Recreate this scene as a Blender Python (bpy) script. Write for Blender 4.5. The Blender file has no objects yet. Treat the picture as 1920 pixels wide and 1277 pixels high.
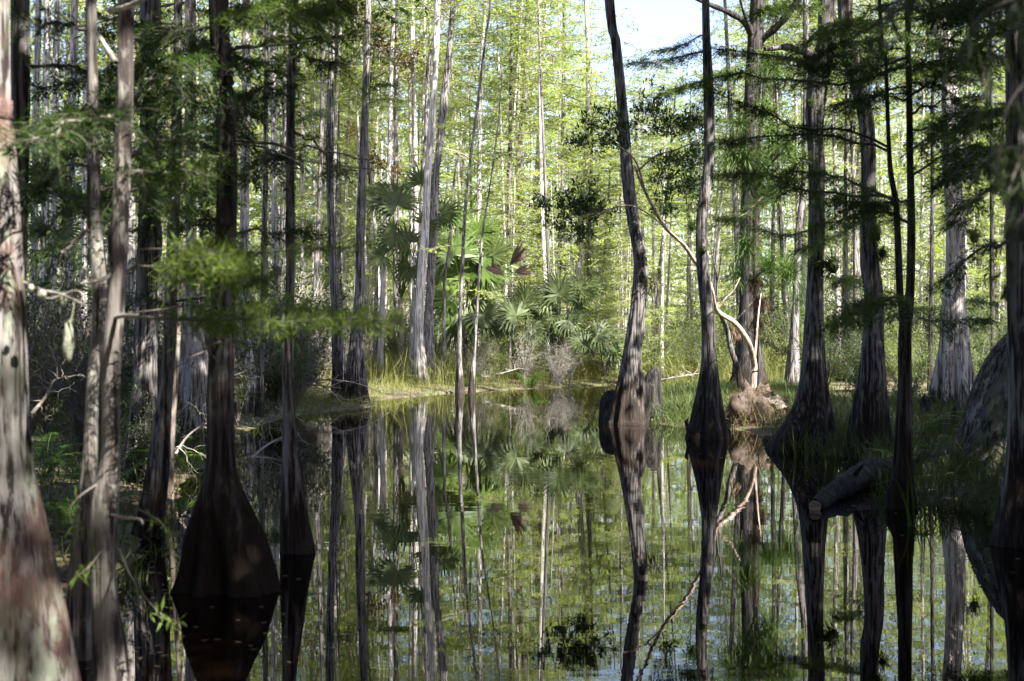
import bpy, math, random
import numpy as np
from mathutils import Vector, noise as mnoise

# ------------------------------------------------------------------ camera, sky, sun, exposure
S = bpy.context.scene
COL = S.collection
FPX, CX, CY, HC = 2667.0, 960.0, 638.5, 1.4
cd = bpy.data.cameras.new('camera'); cam = bpy.data.objects.new('camera', cd); COL.objects.link(cam)
cam.location = (0, 0, HC); cam.rotation_euler = (math.radians(90), 0, 0)
cd.lens = 50; cd.sensor_width = 36; cd.clip_start = 0.1; cd.clip_end = 3000
cd.dof.use_dof = True; cd.dof.focus_distance = 26; cd.dof.aperture_fstop = 4.0
S.camera = cam
SUN_AZ, SUN_EL = math.radians(138), math.radians(46)      # azimuth measured clockwise from +Y
w = bpy.data.worlds.new('World'); S.world = w; w.use_nodes = True
nt = w.node_tree; bg = nt.nodes['Background']
sky = nt.nodes.new('ShaderNodeTexSky'); sky.sky_type = 'NISHITA'; sky.sun_disc = False
sky.sun_elevation = SUN_EL; sky.sun_rotation = SUN_AZ
sky.air_density = 1.0; sky.dust_density = 1.0; sky.ozone_density = 4.0
tn = nt.nodes.new('ShaderNodeMix'); tn.data_type = 'RGBA'; tn.blend_type = 'MULTIPLY'; tn.inputs[0].default_value = 1
nt.links.new(sky.outputs[0], tn.inputs[6]); tn.inputs[7].default_value = (1.18, 0.98, 1.0, 1); nt.links.new(tn.outputs[2], bg.inputs[0]); bg.inputs[1].default_value = 0.095
sd = bpy.data.lights.new('sun', 'SUN'); sun = bpy.data.objects.new('sun', sd); COL.objects.link(sun)
sd.energy = 5.0; sd.angle = math.radians(0.5); sd.color = (1.0, 0.96, 0.90)
tosun = Vector((math.sin(SUN_AZ)*math.cos(SUN_EL), math.cos(SUN_AZ)*math.cos(SUN_EL), math.sin(SUN_EL)))
sun.rotation_euler = tosun.to_track_quat('Z', 'Y').to_euler(); sun.location = (20, -10, 30)
S.view_settings.view_transform = 'Standard'; S.view_settings.look = 'None'
S.view_settings.exposure = 2.22; S.view_settings.gamma = 1.0
S.render.engine = 'CYCLES'
S.cycles.max_bounces = 5; S.cycles.diffuse_bounces = 2; S.cycles.transmission_bounces = 2; S.cycles.glossy_bounces = 3
S.cycles.transparent_max_bounces = 4

R = random.Random(7); NR = np.random.RandomState(7)

# ------------------------------------------------------------------ materials
def mat(name):
    m = bpy.data.materials.new(name); m.use_nodes = True
    n = m.node_tree.nodes; l = m.node_tree.links
    return m, n, l, n['Principled BSDF']
def ramp(n, pts, interp='LINEAR'):
    r = n.new('ShaderNodeValToRGB'); r.color_ramp.interpolation = interp
    e = r.color_ramp.elements
    while len(e) < len(pts): e.new(0.5)
    for i, (p, c) in enumerate(pts):
        e[i].position = p; e[i].color = (c[0], c[1], c[2], 1)
    return r
def mixc(n, l, fac, a, b):
    m = n.new('ShaderNodeMix'); m.data_type = 'RGBA'
    for s, v in ((0, fac), (6, a), (7, b)):
        if hasattr(v, 'is_linked'): l.new(v, m.inputs[s])
        elif s == 0: m.inputs[0].default_value = v
        else: m.inputs[s].default_value = (v[0], v[1], v[2], 1)
    return m.outputs[2]
def noise(n, l, vec, scale, detail=3, rough=0.55):
    t = n.new('ShaderNodeTexNoise'); t.inputs['Scale'].default_value = scale
    t.inputs['Detail'].default_value = detail; t.inputs['Roughness'].default_value = rough
    if vec is not None: l.new(vec, t.inputs['Vector'])
    return t.outputs['Fac']
def math_(n, l, op, a, b=0.0, clamp=False):
    m = n.new('ShaderNodeMath'); m.operation = op; m.use_clamp = clamp
    for i, v in ((0, a), (1, b)):
        if hasattr(v, 'is_linked'): l.new(v, m.inputs[i])
        else: m.inputs[i].default_value = v
    return m.outputs[0]
def bark(name, light, dark, stain_h=0.6, lichen=0.3, lich_col=(0.42, 0.45, 0.36), stain=(0.022, 0.014, 0.009), fine=1.0, moss=0.0, red=None, str_=1.0):
    m, n, l, b = mat(name)
    tc = n.new('ShaderNodeTexCoord'); oi = n.new('ShaderNodeObjectInfo')
    off = n.new('ShaderNodeVectorMath'); off.operation = 'ADD'
    sc = n.new('ShaderNodeVectorMath'); sc.operation = 'SCALE'; sc.inputs[0].default_value = (37, 19, 11)
    l.new(oi.outputs['Random'], sc.inputs['Scale'])
    l.new(tc.outputs['Object'], off.inputs[0]); l.new(sc.outputs[0], off.inputs[1])
    mp = n.new('ShaderNodeMapping'); mp.inputs['Scale'].default_value = (26*fine, 26*fine, 1.7*fine*str_); l.new(off.outputs[0], mp.inputs[0])
    st = noise(n, l, mp.outputs[0], 1.0, 5, 0.62)
    mp2 = n.new('ShaderNodeMapping'); mp2.inputs['Scale'].default_value = (60*fine, 60*fine, 5*fine); l.new(off.outputs[0], mp2.inputs[0])
    st2 = noise(n, l, mp2.outputs[0], 1.0, 3, 0.6)
    f = math_(n, l, 'ADD', math_(n, l, 'MULTIPLY', st, 0.7), math_(n, l, 'MULTIPLY', st2, 0.3))
    mid = [0.55*a+0.45*c for a, c in zip(light, dark)]
    rp = ramp(n, [(0.40, [c*.6 for c in dark]), (0.465, dark), (0.50, mid), (0.60, light)]); l.new(f, rp.inputs[0])
    c = rp.outputs[0]
    if red:
        rr = ramp(n, [(0.46, (0, 0, 0)), (0.62, (1, 1, 1))]); l.new(noise(n, l, off.outputs[0], 3.2, 4), rr.inputs[0])
        c = mixc(n, l, math_(n, l, 'MULTIPLY', rr.outputs[0], 0.8), c, red)
    mp3 = n.new('ShaderNodeMapping'); mp3.inputs['Scale'].default_value = (9, 9, 4); l.new(off.outputs[0], mp3.inputs[0])
    lr = ramp(n, [(0.56, (0, 0, 0)), (0.64, (1, 1, 1))]); l.new(noise(n, l, mp3.outputs[0], 1.0, 5, 0.6), lr.inputs[0])
    c = mixc(n, l, math_(n, l, 'MULTIPLY', lr.outputs[0], lichen), c, lich_col)
    if moss:
        mr = ramp(n, [(0.48, (0, 0, 0)), (0.60, (1, 1, 1))]); l.new(noise(n, l, off.outputs[0], 5, 5, 0.6), mr.inputs[0])
        c = mixc(n, l, math_(n, l, 'MULTIPLY', mr.outputs[0], moss), c, (0.10, 0.12, 0.06))
    if stain_h > 0:
        sx = n.new('ShaderNodeSeparateXYZ'); l.new(tc.outputs['Object'], sx.inputs[0])
        z = math_(n, l, 'ADD', math_(n, l, 'DIVIDE', sx.outputs[2], stain_h), math_(n, l, 'MULTIPLY', math_(n, l, 'SUBTRACT', st, 0.5), 2.6))
        zr = ramp(n, [(0.45, (1, 1, 1)), (1.0, (0, 0, 0))]); l.new(z, zr.inputs[0])
        c = mixc(n, l, math_(n, l, 'MULTIPLY', zr.outputs[0], 0.88), c, stain)
    l.new(c, b.inputs['Base Color']); b.inputs['Roughness'].default_value = 0.9
    b.inputs['Specular IOR Level'].default_value = 0.25
    bp = n.new('ShaderNodeBump'); bp.inputs['Strength'].default_value = 1.0; bp.inputs['Distance'].default_value = 0.035
    l.new(f, bp.inputs['Height']); l.new(bp.outputs[0], b.inputs['Normal'])
    return m
def leafmat(name, c0, c1, c2=None, trans=0.5, rough=0.55, tint=1.25):
    """two-tone leaf colour, varied per leaf and per clump, thin and translucent"""
    m, n, l, b = mat(name)
    g = n.new('ShaderNodeNewGeometry'); oi = n.new('ShaderNodeObjectInfo')
    r = g.outputs['Random Per Island']
    nz = noise(n, l, g.outputs['Position'], 0.7, 3)
    f = math_(n, l, 'ADD', math_(n, l, 'MULTIPLY', r, 0.45), math_(n, l, 'MULTIPLY', math_(n, l, 'SUBTRACT', nz, 0.2), 0.9))
    f = math_(n, l, 'ADD', f, math_(n, l, 'MULTIPLY', math_(n, l, 'SUBTRACT', oi.outputs['Random'], 0.5), 0.3))
    rp = ramp(n, [(0.15, c0), (0.8, c1), (0.99, c2 or c1)]); l.new(f, rp.inputs[0])
    c = rp.outputs[0]
    l.new(c, b.inputs['Base Color']); b.inputs['Roughness'].default_value = rough
    b.inputs['Specular IOR Level'].default_value = 0.3
    tr = n.new('ShaderNodeBsdfTranslucent')
    tm = n.new('ShaderNodeMix'); tm.data_type = 'RGBA'; tm.blend_type = 'MULTIPLY'; tm.inputs[0].default_value = 1
    l.new(c, tm.inputs[6]); tm.inputs[7].default_value = (tint*1.1, tint*1.15, tint*0.7, 1); l.new(tm.outputs[2], tr.inputs[0])
    ms = n.new('ShaderNodeMixShader'); ms.inputs[0].default_value = trans
    l.new(b.outputs[0], ms.inputs[1]); l.new(tr.outputs[0], ms.inputs[2])
    l.new(ms.outputs[0], n['Material Output'].inputs[0])
    return m
def plain(name, c, c2=None, scale=8, rough=0.85):
    m, n, l, b = mat(name)
    tc = n.new('ShaderNodeTexCoord')
    rp = ramp(n, [(0.35, c), (0.65, c2 or c)]); l.new(noise(n, l, tc.outputs['Object'], scale, 4), rp.inputs[0])
    l.new(rp.outputs[0], b.inputs['Base Color']); b.inputs['Roughness'].default_value = rough
    bp = n.new('ShaderNodeBump'); bp.inputs['Strength'].default_value = 0.5; bp.inputs['Distance'].default_value = 0.02
    l.new(noise(n, l, tc.outputs['Object'], scale*4, 4), bp.inputs['Height']); l.new(bp.outputs[0], b.inputs['Normal'])
    return m

M = {}
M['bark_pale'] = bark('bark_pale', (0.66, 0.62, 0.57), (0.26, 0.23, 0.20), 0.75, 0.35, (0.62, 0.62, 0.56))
M['bark_grey'] = bark('bark_grey', (0.27, 0.25, 0.232), (0.048, 0.04, 0.035), 0.8, 0.4, (0.38, 0.39, 0.36))  # grey bark lowered a little to hold the shade on the near trunks
M['bark_dark'] = bark('bark_dark', (0.085, 0.075, 0.068), (0.018, 0.014, 0.012), 1.1, 0.35, (0.2, 0.21, 0.2))  # near-black tone carries the shade of the foreground trunks as well as bark colour
M['bark_main'] = bark('bark_main', (0.20, 0.185, 0.172), (0.03, 0.025, 0.022), 1.25, 0.4, (0.27, 0.29, 0.26))  # bark darkened for trees standing in shade; part of that shade is colour
M['bark_near'] = bark('bark_near', (0.27, 0.25, 0.235), (0.035, 0.027, 0.025), 0.0, 0.8, (0.26, 0.29, 0.21), fine=1.2, str_=2.0, moss=0.3, red=(0.15, 0.085, 0.07))
M['bark_near_pale'] = bark('bark_near_pale', (0.27, 0.245, 0.215), (0.07, 0.057, 0.05), 0.0, 0.5, (0.50, 0.50, 0.42), fine=0.8)
M['bark_moss'] = bark('bark_moss', (0.12, 0.108, 0.10), (0.025, 0.02, 0.017), 0.5, 0.5, (0.36, 0.42, 0.33), moss=0.75)
M['bark_smooth'] = bark('bark_smooth', (0.60, 0.48, 0.38), (0.34, 0.25, 0.19), 0.0, 0.4, (0.6, 0.58, 0.5), fine=0.6)
M['bark_pine'] = bark('bark_pine', (0.13, 0.095, 0.075), (0.035, 0.025, 0.02), 0.3, 0.3, (0.3, 0.28, 0.26), fine=0.6)
M['twig'] = plain('twig_bark', (0.10, 0.08, 0.065), (0.20, 0.175, 0.15), 20)
M['twig_pale'] = plain('dead_twig', (0.24, 0.205, 0.165), (0.46, 0.42, 0.36), 14)
M['leaf_far'] = leafmat('cypress_leaf_sunny', (0.16, 0.22, 0.05), (0.35, 0.41, 0.09), (0.54, 0.50, 0.10), 0.5)  # cypress leaf raised and yellowed, some sunlight painted into its colour
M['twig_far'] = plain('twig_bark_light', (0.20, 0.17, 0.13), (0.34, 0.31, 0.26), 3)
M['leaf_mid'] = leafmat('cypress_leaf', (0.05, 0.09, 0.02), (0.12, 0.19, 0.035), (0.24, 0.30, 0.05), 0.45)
M['leaf_dark'] = leafmat('cypress_leaf_shaded', (0.022, 0.045, 0.012), (0.055, 0.10, 0.022), (0.10, 0.16, 0.03), 0.4)  # same leaf darkened for the near boughs, their shade painted into it
M['leaf_canopy'] = leafmat('cypress_leaf_canopy', (0.025, 0.045, 0.012), (0.05, 0.09, 0.02), (0.08, 0.13, 0.03), 0.22, tint=1.0)  # dark, weakly translucent leaf, chosen so the overhead crowns hold back more light
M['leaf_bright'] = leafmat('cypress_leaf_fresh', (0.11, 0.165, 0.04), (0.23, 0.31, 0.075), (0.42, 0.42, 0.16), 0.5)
M['leaf_broad'] = leafmat('waxy_leaf', (0.030, 0.065, 0.015), (0.075, 0.135, 0.028), (0.13, 0.21, 0.04), 0.25, 0.35)
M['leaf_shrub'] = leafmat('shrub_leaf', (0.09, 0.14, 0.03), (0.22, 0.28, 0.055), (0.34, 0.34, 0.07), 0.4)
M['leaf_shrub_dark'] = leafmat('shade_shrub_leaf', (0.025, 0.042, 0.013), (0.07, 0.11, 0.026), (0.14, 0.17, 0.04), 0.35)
M['leaf_red'] = leafmat('rusty_leaf', (0.09, 0.045, 0.025), (0.18, 0.11, 0.05), (0.14, 0.16, 0.04), 0.35)
M['leaf_palm'] = leafmat('palm_leaf', (0.045, 0.065, 0.022), (0.115, 0.15, 0.045), (0.24, 0.25, 0.07), 0.3, 0.5)
M['leaf_palm_green'] = leafmat('palm_leaf_green', (0.05, 0.085, 0.02), (0.11, 0.17, 0.03), (0.20, 0.27, 0.04), 0.3, 0.4, tint=1.1)
M['leaf_brown'] = leafmat('dead_palm_leaf', (0.12, 0.08, 0.05), (0.28, 0.19, 0.12), (0.38, 0.3, 0.2), 0.2, tint=1.0)
M['palm_boot'] = plain('palm_leaf_bases', (0.09, 0.07, 0.05), (0.24, 0.20, 0.15), 14)
M['leaf_pine'] = leafmat('pine_needle', (0.07, 0.12, 0.035), (0.17, 0.26, 0.07), (0.26, 0.34, 0.09), 0.35)
M['leaf_pine_dead'] = leafmat('dead_pine_needle', (0.08, 0.045, 0.027), (0.19, 0.12, 0.07), None, 0.2, tint=1.0)
M['leaf_air'] = leafmat('airplant_leaf', (0.06, 0.06, 0.035), (0.14, 0.14, 0.08), (0.2, 0.17, 0.11), 0.2)
M['leaf_willow'] = leafmat('willow_leaf', (0.05, 0.07, 0.03), (0.12, 0.155, 0.075), (0.2, 0.23, 0.13), 0.3)
M['grass'] = leafmat('grass_blade', (0.10, 0.12, 0.03), (0.27, 0.27, 0.08), (0.42, 0.36, 0.18), 0.4)
M['grass_green'] = leafmat('green_grass_blade', (0.045, 0.065, 0.022), (0.11, 0.145, 0.04), (0.25, 0.24, 0.09), 0.35)
M['fern'] = leafmat('fern_leaf', (0.07, 0.15, 0.02), (0.16, 0.30, 0.04), (0.25, 0.38, 0.05), 0.45)
M['moss_lump'] = plain('hanging_moss', (0.36, 0.38, 0.26), (0.5, 0.52, 0.38), 30)
M['log'] = bark('log_bark', (0.055, 0.048, 0.043), (0.012, 0.010, 0.009), 0.0, 0.1)
M['cut'] = plain('cut_wood', (0.34, 0.23, 0.15), (0.46, 0.35, 0.25), 18)
M['needle_litter'] = plain('needle_litter', (0.04, 0.028, 0.02), (0.115, 0.08, 0.055), 16)
M['stone'] = plain('lichen_stone', (0.14, 0.12, 0.095), (0.36, 0.33, 0.27), 9)

# ------------------------------------------------------------------ mesh builder
class MB:
    def __init__(s): s.v = []; s.f = []; s.m = []; s.n = 0; s.sm = []
    def add(s, V, F, mi=0, smooth=False):
        V = np.asarray(V, float); F = np.asarray(F, int)
        if len(F) == 0: return
        s.v.append(V); s.f.append(F + s.n); s.n += len(V)
        s.m.append(np.full(len(F), mi)); s.sm.append(np.full(len(F), smooth))
    def leaves(s, P, D, L, W, mi=0, roll=None, U=None):
        """kite-shaped leaves: base points P, unit directions D, lengths L, widths W"""
        P = np.asarray(P); D = np.asarray(D); k = len(P)
        if k == 0: return
        if U is None: U = np.tile([0, 0, 1.0], (k, 1)) + NR.normal(0, 0.35, (k, 3))
        side = np.cross(D, U); side /= (np.linalg.norm(side, axis=1, keepdims=True)+1e-9)
        L = np.broadcast_to(L, (k,))[:, None]; W = np.broadcast_to(W, (k,))[:, None]
        V = np.empty((k, 4, 3)); V[:, 0] = P; V[:, 1] = P + D*L*0.45 + side*W*0.5; V[:, 2] = P + D*L; V[:, 3] = P + D*L*0.45 - side*W*0.5
        F = np.arange(k*4).reshape(k, 4); s.add(V.reshape(-1, 3), F, mi)
    def tube(s, pts, rad, sides=6, mi=0, cap=False, smooth=True):
        pts = np.asarray(pts, float); k = len(pts); rad = np.broadcast_to(rad, (k,))
        T = np.gradient(pts, axis=0); T /= (np.linalg.norm(T, axis=1, keepdims=True)+1e-9)
        ref = np.array([0, 0, 1.0]) if abs(T[:, 2]).mean() < 0.8 else np.array([1.0, 0, 0])
        A = np.cross(T, ref); A /= (np.linalg.norm(A, axis=1, keepdims=True)+1e-9); B = np.cross(T, A)
        an = np.linspace(0, 2*np.pi, sides, endpoint=False)
        V = pts[:, None] + rad[:, None, None]*(np.cos(an)[None, :, None]*A[:, None] + np.sin(an)[None, :, None]*B[:, None])
        i = np.arange(k-1)[:, None]*sides; j = np.arange(sides)[None]; jn = (j+1) % sides
        F = np.stack([i+j, i+jn, i+sides+jn, i+sides+j], -1).reshape(-1, 4)
        s.add(V.reshape(-1, 3), F, mi, smooth)
        if cap and sides == 4: s.add(V[-1], [[0, 1, 2, 3]], mi)
    def mesh(s, name, mats):
        me = bpy.data.meshes.new(name)
        V = np.concatenate(s.v); F = np.concatenate(s.f)
        me.vertices.add(len(V)); me.vertices.foreach_set('co', V.ravel())
        me.loops.add(F.size); me.loops.foreach_set('vertex_index', F.ravel())
        me.polygons.add(len(F)); me.polygons.foreach_set('loop_start', np.arange(len(F))*4)
        me.polygons.foreach_set('loop_total', np.full(len(F), 4))
        me.polygons.foreach_set('material_index', np.concatenate(s.m)); me.polygons.foreach_set('use_smooth', np.concatenate(s.sm))
        for m_ in mats: me.materials.append(M[m_] if isinstance(m_, str) else m_)
        me.update(calc_edges=True); return me
def obj(name, me, parent=None, loc=None, rz=0, sc=None, **props):
    o = bpy.data.objects.new(name, me); COL.objects.link(o)
    if parent is not None: o.parent = parent
    if loc is not None: o.location = loc
    if rz: o.rotation_euler = (0, 0, rz)
    if sc is not None: o.scale = sc if hasattr(sc, '__len__') else (sc, sc, sc)
    for k, v in props.items(): o[k] = v
    return o
def thing(name, label, cat, loc=(0, 0, 0), group=None):
    o = obj(name, None, loc=loc); o['label'] = label; o['category'] = cat
    o.empty_display_size = 0.2
    if group: o['group'] = group
    return o
def PX(x, y, d): return np.array([(x-CX)/FPX*d, d, HC-(y-CY)/FPX*d])
def spline(p, n):
    """Catmull-Rom through rows of p (any columns), n samples"""
    p = np.asarray(p, float); k = len(p)
    if k < 3:
        t = np.linspace(0, 1, n)[:, None]; return p[0]*(1-t)+p[-1]*t
    q = np.vstack([2*p[0]-p[1], p, 2*p[-1]-p[-2]])
    t = np.linspace(0, k-1-1e-9, n); i = t.astype(int); f = (t-i)[:, None]
    a, b, c, d = q[i], q[i+1], q[i+2], q[i+3]
    return 0.5*((2*b)+(c-a)*f+(2*a-5*b+4*c-d)*f**2+(3*b-a-3*c+d)*f**3)

# ------------------------------------------------------------------ ground and water
SH = [(-900, 1500), (60, 1500), (150, 1170), (250, 1040), (310, 940), (385, 862), (470, 800), (560, 778), (690, 764), (722, 748), (860, 736), (1000, 728), (1140, 722), (1215, 722),
      (1238, 742), (1228, 792), (1285, 802), (1370, 802), (1450, 822), (1530, 852), (1640, 862), (1690, 900), (1680, 944), (1760, 950), (1860, 955), (1960, 1020), (2500, 1400)]
shore = [((x-CX)/FPX*(HC*FPX/(y-CY)), HC*FPX/(y-CY)) for x, y in SH]
pond = np.array([(-14, -30)] + [(-7.5, -6)] + shore[1:-1] + [(7, 3), (14, -8), (14, -30)])
def sdist(X, Y):
    """signed distance to the pond outline, positive on land"""
    d = np.full(X.shape, 1e9); ins = np.zeros(X.shape, bool); n_ = len(pond)
    for i in range(n_):
        a = pond[i]; b = pond[(i+1) % n_]; e = b-a
        t = np.clip(((X-a[0])*e[0]+(Y-a[1])*e[1])/(e@e), 0, 1)
        d = np.minimum(d, np.hypot(X-a[0]-t*e[0], Y-a[1]-t*e[1]))
        c = ((a[1] > Y) != (b[1] > Y)) & (X < (b[0]-a[0])*(Y-a[1])/(b[1]-a[1]+1e-12)+a[0]); ins ^= c
    return np.where(ins, -d, d)
def wob(X, Y):
    return (np.sin(X*1.7+Y*0.6)*np.sin(Y*1.3-X*0.4+1)+0.6*np.sin(X*3.9+2+np.sin(Y*2.1))*np.sin(Y*4.3+X))/1.6
def gh(X, Y):
    X = np.asarray(X, float); Y = np.asarray(Y, float)
    s = sdist(X, Y) + 0.20*wob(X*2, Y*2)+0.08*wob(X*5+1, Y*6)
    land = 0.16*(1-np.exp(-np.maximum(s, 0)/1.2)) + 0.05*wob(X, Y)*np.clip(s/2, 0, 1) + 0.012
    wat = -0.5*(1-np.exp(np.minimum(s, 0)/0.8))
    return np.where(s > 0, land, wat)
def g1(x, y): return float(gh(np.array([x]), np.array([y]))[0])
xs = np.unique(np.concatenate([np.linspace(-400, -40, 20), np.linspace(-40, -16, 40), np.linspace(-16, 16, 220), np.linspace(16, 50, 50), np.linspace(50, 400, 20)]))
ys = np.unique(np.concatenate([np.linspace(-60, 2, 20), np.linspace(2, 50, 300), np.linspace(50, 110, 60), np.linspace(110, 900, 30)]))
GX, GY = np.meshgrid(xs, ys); GZ = gh(GX, GY)
nx, ny = len(xs), len(ys)
i = np.arange(ny-1)[:, None]*nx; j = np.arange(nx-1)[None]
gb = MB(); gb.add(np.stack([GX, GY, GZ], -1).reshape(-1, 3), np.stack([i+j, i+j+1, i+nx+j+1, i+nx+j], -1).reshape(-1, 4), 0, True)
m, n, l, b = mat('forest_floor')
tc = n.new('ShaderNodeTexCoord')
rp = ramp(n, [(0.32, (0.045, 0.032, 0.02)), (0.48, (0.13, 0.10, 0.062)), (0.56, (0.10, 0.12, 0.035)), (0.68, (0.22, 0.19, 0.12))])
l.new(noise(n, l, tc.outputs['Object'], 1.3, 8, 0.7), rp.inputs[0]); l.new(rp.outputs[0], b.inputs['Base Color'])
b.inputs['Roughness'].default_value = 0.95
bp = n.new('ShaderNodeBump'); bp.inputs['Distance'].default_value = 0.06; l.new(noise(n, l, tc.outputs['Object'], 9, 6), bp.inputs['Height']); l.new(bp.outputs[0], b.inputs['Normal'])
obj('ground', gb.mesh('ground', [m]), kind='structure')
m, n, l, b = mat('swamp_water')
b.inputs['Base Color'].default_value = (0.0035, 0.0018, 0.0008, 1); b.inputs['Roughness'].default_value = 0.0
b.inputs['IOR'].default_value = 1.41; b.inputs['Specular IOR Level'].default_value = 0.5
tc = n.new('ShaderNodeTexCoord'); mp = n.new('ShaderNodeMapping'); mp.inputs['Scale'].default_value = (0.8, 2.6, 1); l.new(tc.outputs['Object'], mp.inputs[0])
n1 = noise(n, l, mp.outputs[0], 2.2, 2, 0.5)
mpb = n.new('ShaderNodeMapping'); mpb.inputs['Scale'].default_value = (0.10, 0.32, 1); l.new(tc.outputs['Object'], mpb.inputs[0])
pr = ramp(n, [(0.50, (0, 0, 0)), (0.66, (1, 1, 1))]); l.new(noise(n, l, mpb.outputs[0], 1.0, 3), pr.inputs[0])
amp = math_(n, l, 'ADD', math_(n, l, 'MULTIPLY', pr.outputs[0], 1.0), 0.16)
bp = n.new('ShaderNodeBump'); bp.inputs['Strength'].default_value = 1.0; bp.inputs['Distance'].default_value = 0.0011
l.new(math_(n, l, 'MULTIPLY', n1, amp), bp.inputs['Height']); l.new(bp.outputs[0], b.inputs['Normal'])
wb = MB(); wb.add([(-60, -60, 0), (60, -60, 0), (60, 60, 0), (-60, 60, 0)], [[0, 1, 2, 3]])
obj('water', wb.mesh('water', [m]), kind='structure')

def depth_of(x, by):
    g = 0.0
    for _ in range(4):
        d = (HC-g)*FPX/(by-CY); g = max(0.0, g1((x-CX)/FPX*d, d))
    return d, g

# ------------------------------------------------------------------ trunks
def trunk_mesh(path, flute, sides, mats, seed, rough=0.05, knots=2):
    """path rows: x,y,z,r local to base, from bottom to top"""
    mb = MB(); p = np.asarray(path); k = len(p)
    an = np.linspace(0, 2*np.pi, sides, endpoint=False); rs = random.Random(seed)
    lobes = [(rs.choice([3, 4, 5, 6, 7, 9]), rs.uniform(0, 6.28), rs.uniform(0.5, 1.0)) for _ in range(3)]
    rmin = np.median(p[:, 3]); z = p[:, 2]; A = an[None]; Z = z[:, None]
    fl = np.clip((p[:, 3]-rmin)/(rmin*1.5+1e-6), 0, 1)[:, None]
    lob = sum(a*np.abs(np.sin(A*q*0.5+f+0.15*np.sin(Z*2)))for q, f, a in lobes)/sum(a for _, _, a in lobes)
    rr = p[:, 3][:, None]*(1+flute*(fl*0.9+0.14)*(lob-0.75)*1.8)
    rr *= 1+flute*fl*0.11*(1-np.abs(np.sin(A*5.5+lobes[0][1]+.25*np.sin(Z*3))))*1.6-flute*fl*.06
    rr *= 1+rough*(np.sin(A*2+Z*1.7+seed)+0.8*np.sin(A*3-Z*3.1+seed*2)+0.6*np.sin(A*7+Z*0.8)*(1+fl))
    for _ in range(knots):
        kz = rs.uniform(z[0]+0.3, z[-1]); ka = rs.uniform(0, 6.28)
        da = np.angle(np.exp(1j*(A-ka))); rr *= 1+0.28*np.exp(-((Z-kz)/(rmin*1.6+0.02))**2-(da/0.55)**2)
    V = np.stack([p[:, 0][:, None]+rr*np.cos(A), p[:, 1][:, None]+rr*np.sin(A), np.broadcast_to(Z, rr.shape)], -1)
    i = np.arange(k-1)[:, None]*sides; j = np.arange(sides)[None]; jn = (j+1) % sides
    mb.add(V.reshape(-1, 3), np.stack([i+j, i+jn, i+sides+jn, i+sides+j], -1).reshape(-1, 4), 0, True)
    # lid: fan of quads over the top ring
    top = V[-1]; c = top.mean(0); h = sides//2
    mb.add(np.vstack([top, c]), [[(2*q) % sides, (2*q+1) % sides, (2*q+2) % sides, sides] for q in range(h)])
    return mb.mesh('trunk', mats)

def leafy_limb(mb, pts, r0, leaf, wid, dens=1.0, twl=0.34, droop=0.12, flat=0.35, start=0.12, rs=NR, bare=0.0):
    if leaf < .12: flat *= 1.5; droop = droop*1.6
    """a limb with side twigs in a flat spray, each twig lined with leaflets (slot 0 bark, slot 1 leaf)"""
    pts = np.asarray(pts, float); k = len(pts); L = np.linalg.norm(np.diff(pts, axis=0), axis=1).sum()
    mb.tube(pts, np.linspace(r0, r0*0.25, k), 4 if leaf < 0.12 else 3, 0)
    nt = max(4, int(L*9*dens*(1 if leaf > .12 else 2.0)/max(twl/0.3, .5))); t = np.sort(rs.uniform(start, 1.0, nt))
    idx = np.clip((t*(k-1)).astype(int), 0, k-2); f = (t*(k-1)-idx)[:, None]
    P = pts[idx]*(1-f)+pts[idx+1]*f; T = pts[idx+1]-pts[idx]; T /= np.linalg.norm(T, axis=1, keepdims=True)+1e-9
    up = np.array([0, 0, 1.0]); side = np.cross(T, up); side /= np.linalg.norm(side, axis=1, keepdims=True)+1e-9
    sg = np.where(np.arange(nt) % 2 == 0, 1, -1)[:, None]
    D = T*rs.uniform(0.35, 0.9, (nt, 1))+side*sg*rs.uniform(0.6, 1.0, (nt, 1))+up*rs.normal(0, flat*0.6, (nt, 1))
    D /= np.linalg.norm(D, axis=1, keepdims=True)
    tl = twl*(1.15-0.65*t)*rs.uniform(0.6, 1.25, nt)
    tn = 4
    for q in range(nt):
        s_ = np.linspace(0, 1, tn)[:, None]; tp = P[q]+D[q]*tl[q]*s_-up*droop*tl[q]*s_**2
        mb.tube(tp, np.array([1, .8, .6, .4])*leaf*(0.024 if leaf < .1 else .038), 3, 0)
    if bare: keep = rs.uniform(0, 1, nt) > bare
    else: keep = np.ones(nt, bool)
    lpt = max(5, int(np.median(tl)/(leaf*(0.30 if leaf > .12 else .17))))
    q = np.repeat(np.arange(nt)[keep], lpt); s_ = rs.uniform(0.08, 1.05, len(q))
    LP = P[q]+D[q]*(tl[q]*s_)[:, None]-up*(droop*tl[q]*s_**2)[:, None]+rs.normal(0, leaf*0.12, (len(q), 3))
    sd_ = np.cross(D[q], up); sd_ /= np.linalg.norm(sd_, axis=1, keepdims=True)+1e-9
    sg = np.where(rs.uniform(size=len(q)) > 0.5, 1, -1)[:, None]
    LD = D[q]*0.75+sd_*sg*rs.uniform(0.35, 1.0, (len(q), 1))+rs.normal(0, flat, (len(q), 3))*[0.4, 0.4, 1]-up*0.12
    LD /= np.linalg.norm(LD, axis=1, keepdims=True)
    mb.leaves(LP, LD, leaf*rs.uniform(0.6, 1.2, len(q)), wid*rs.uniform(0.7, 1.2, len(q)), 1)

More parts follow.
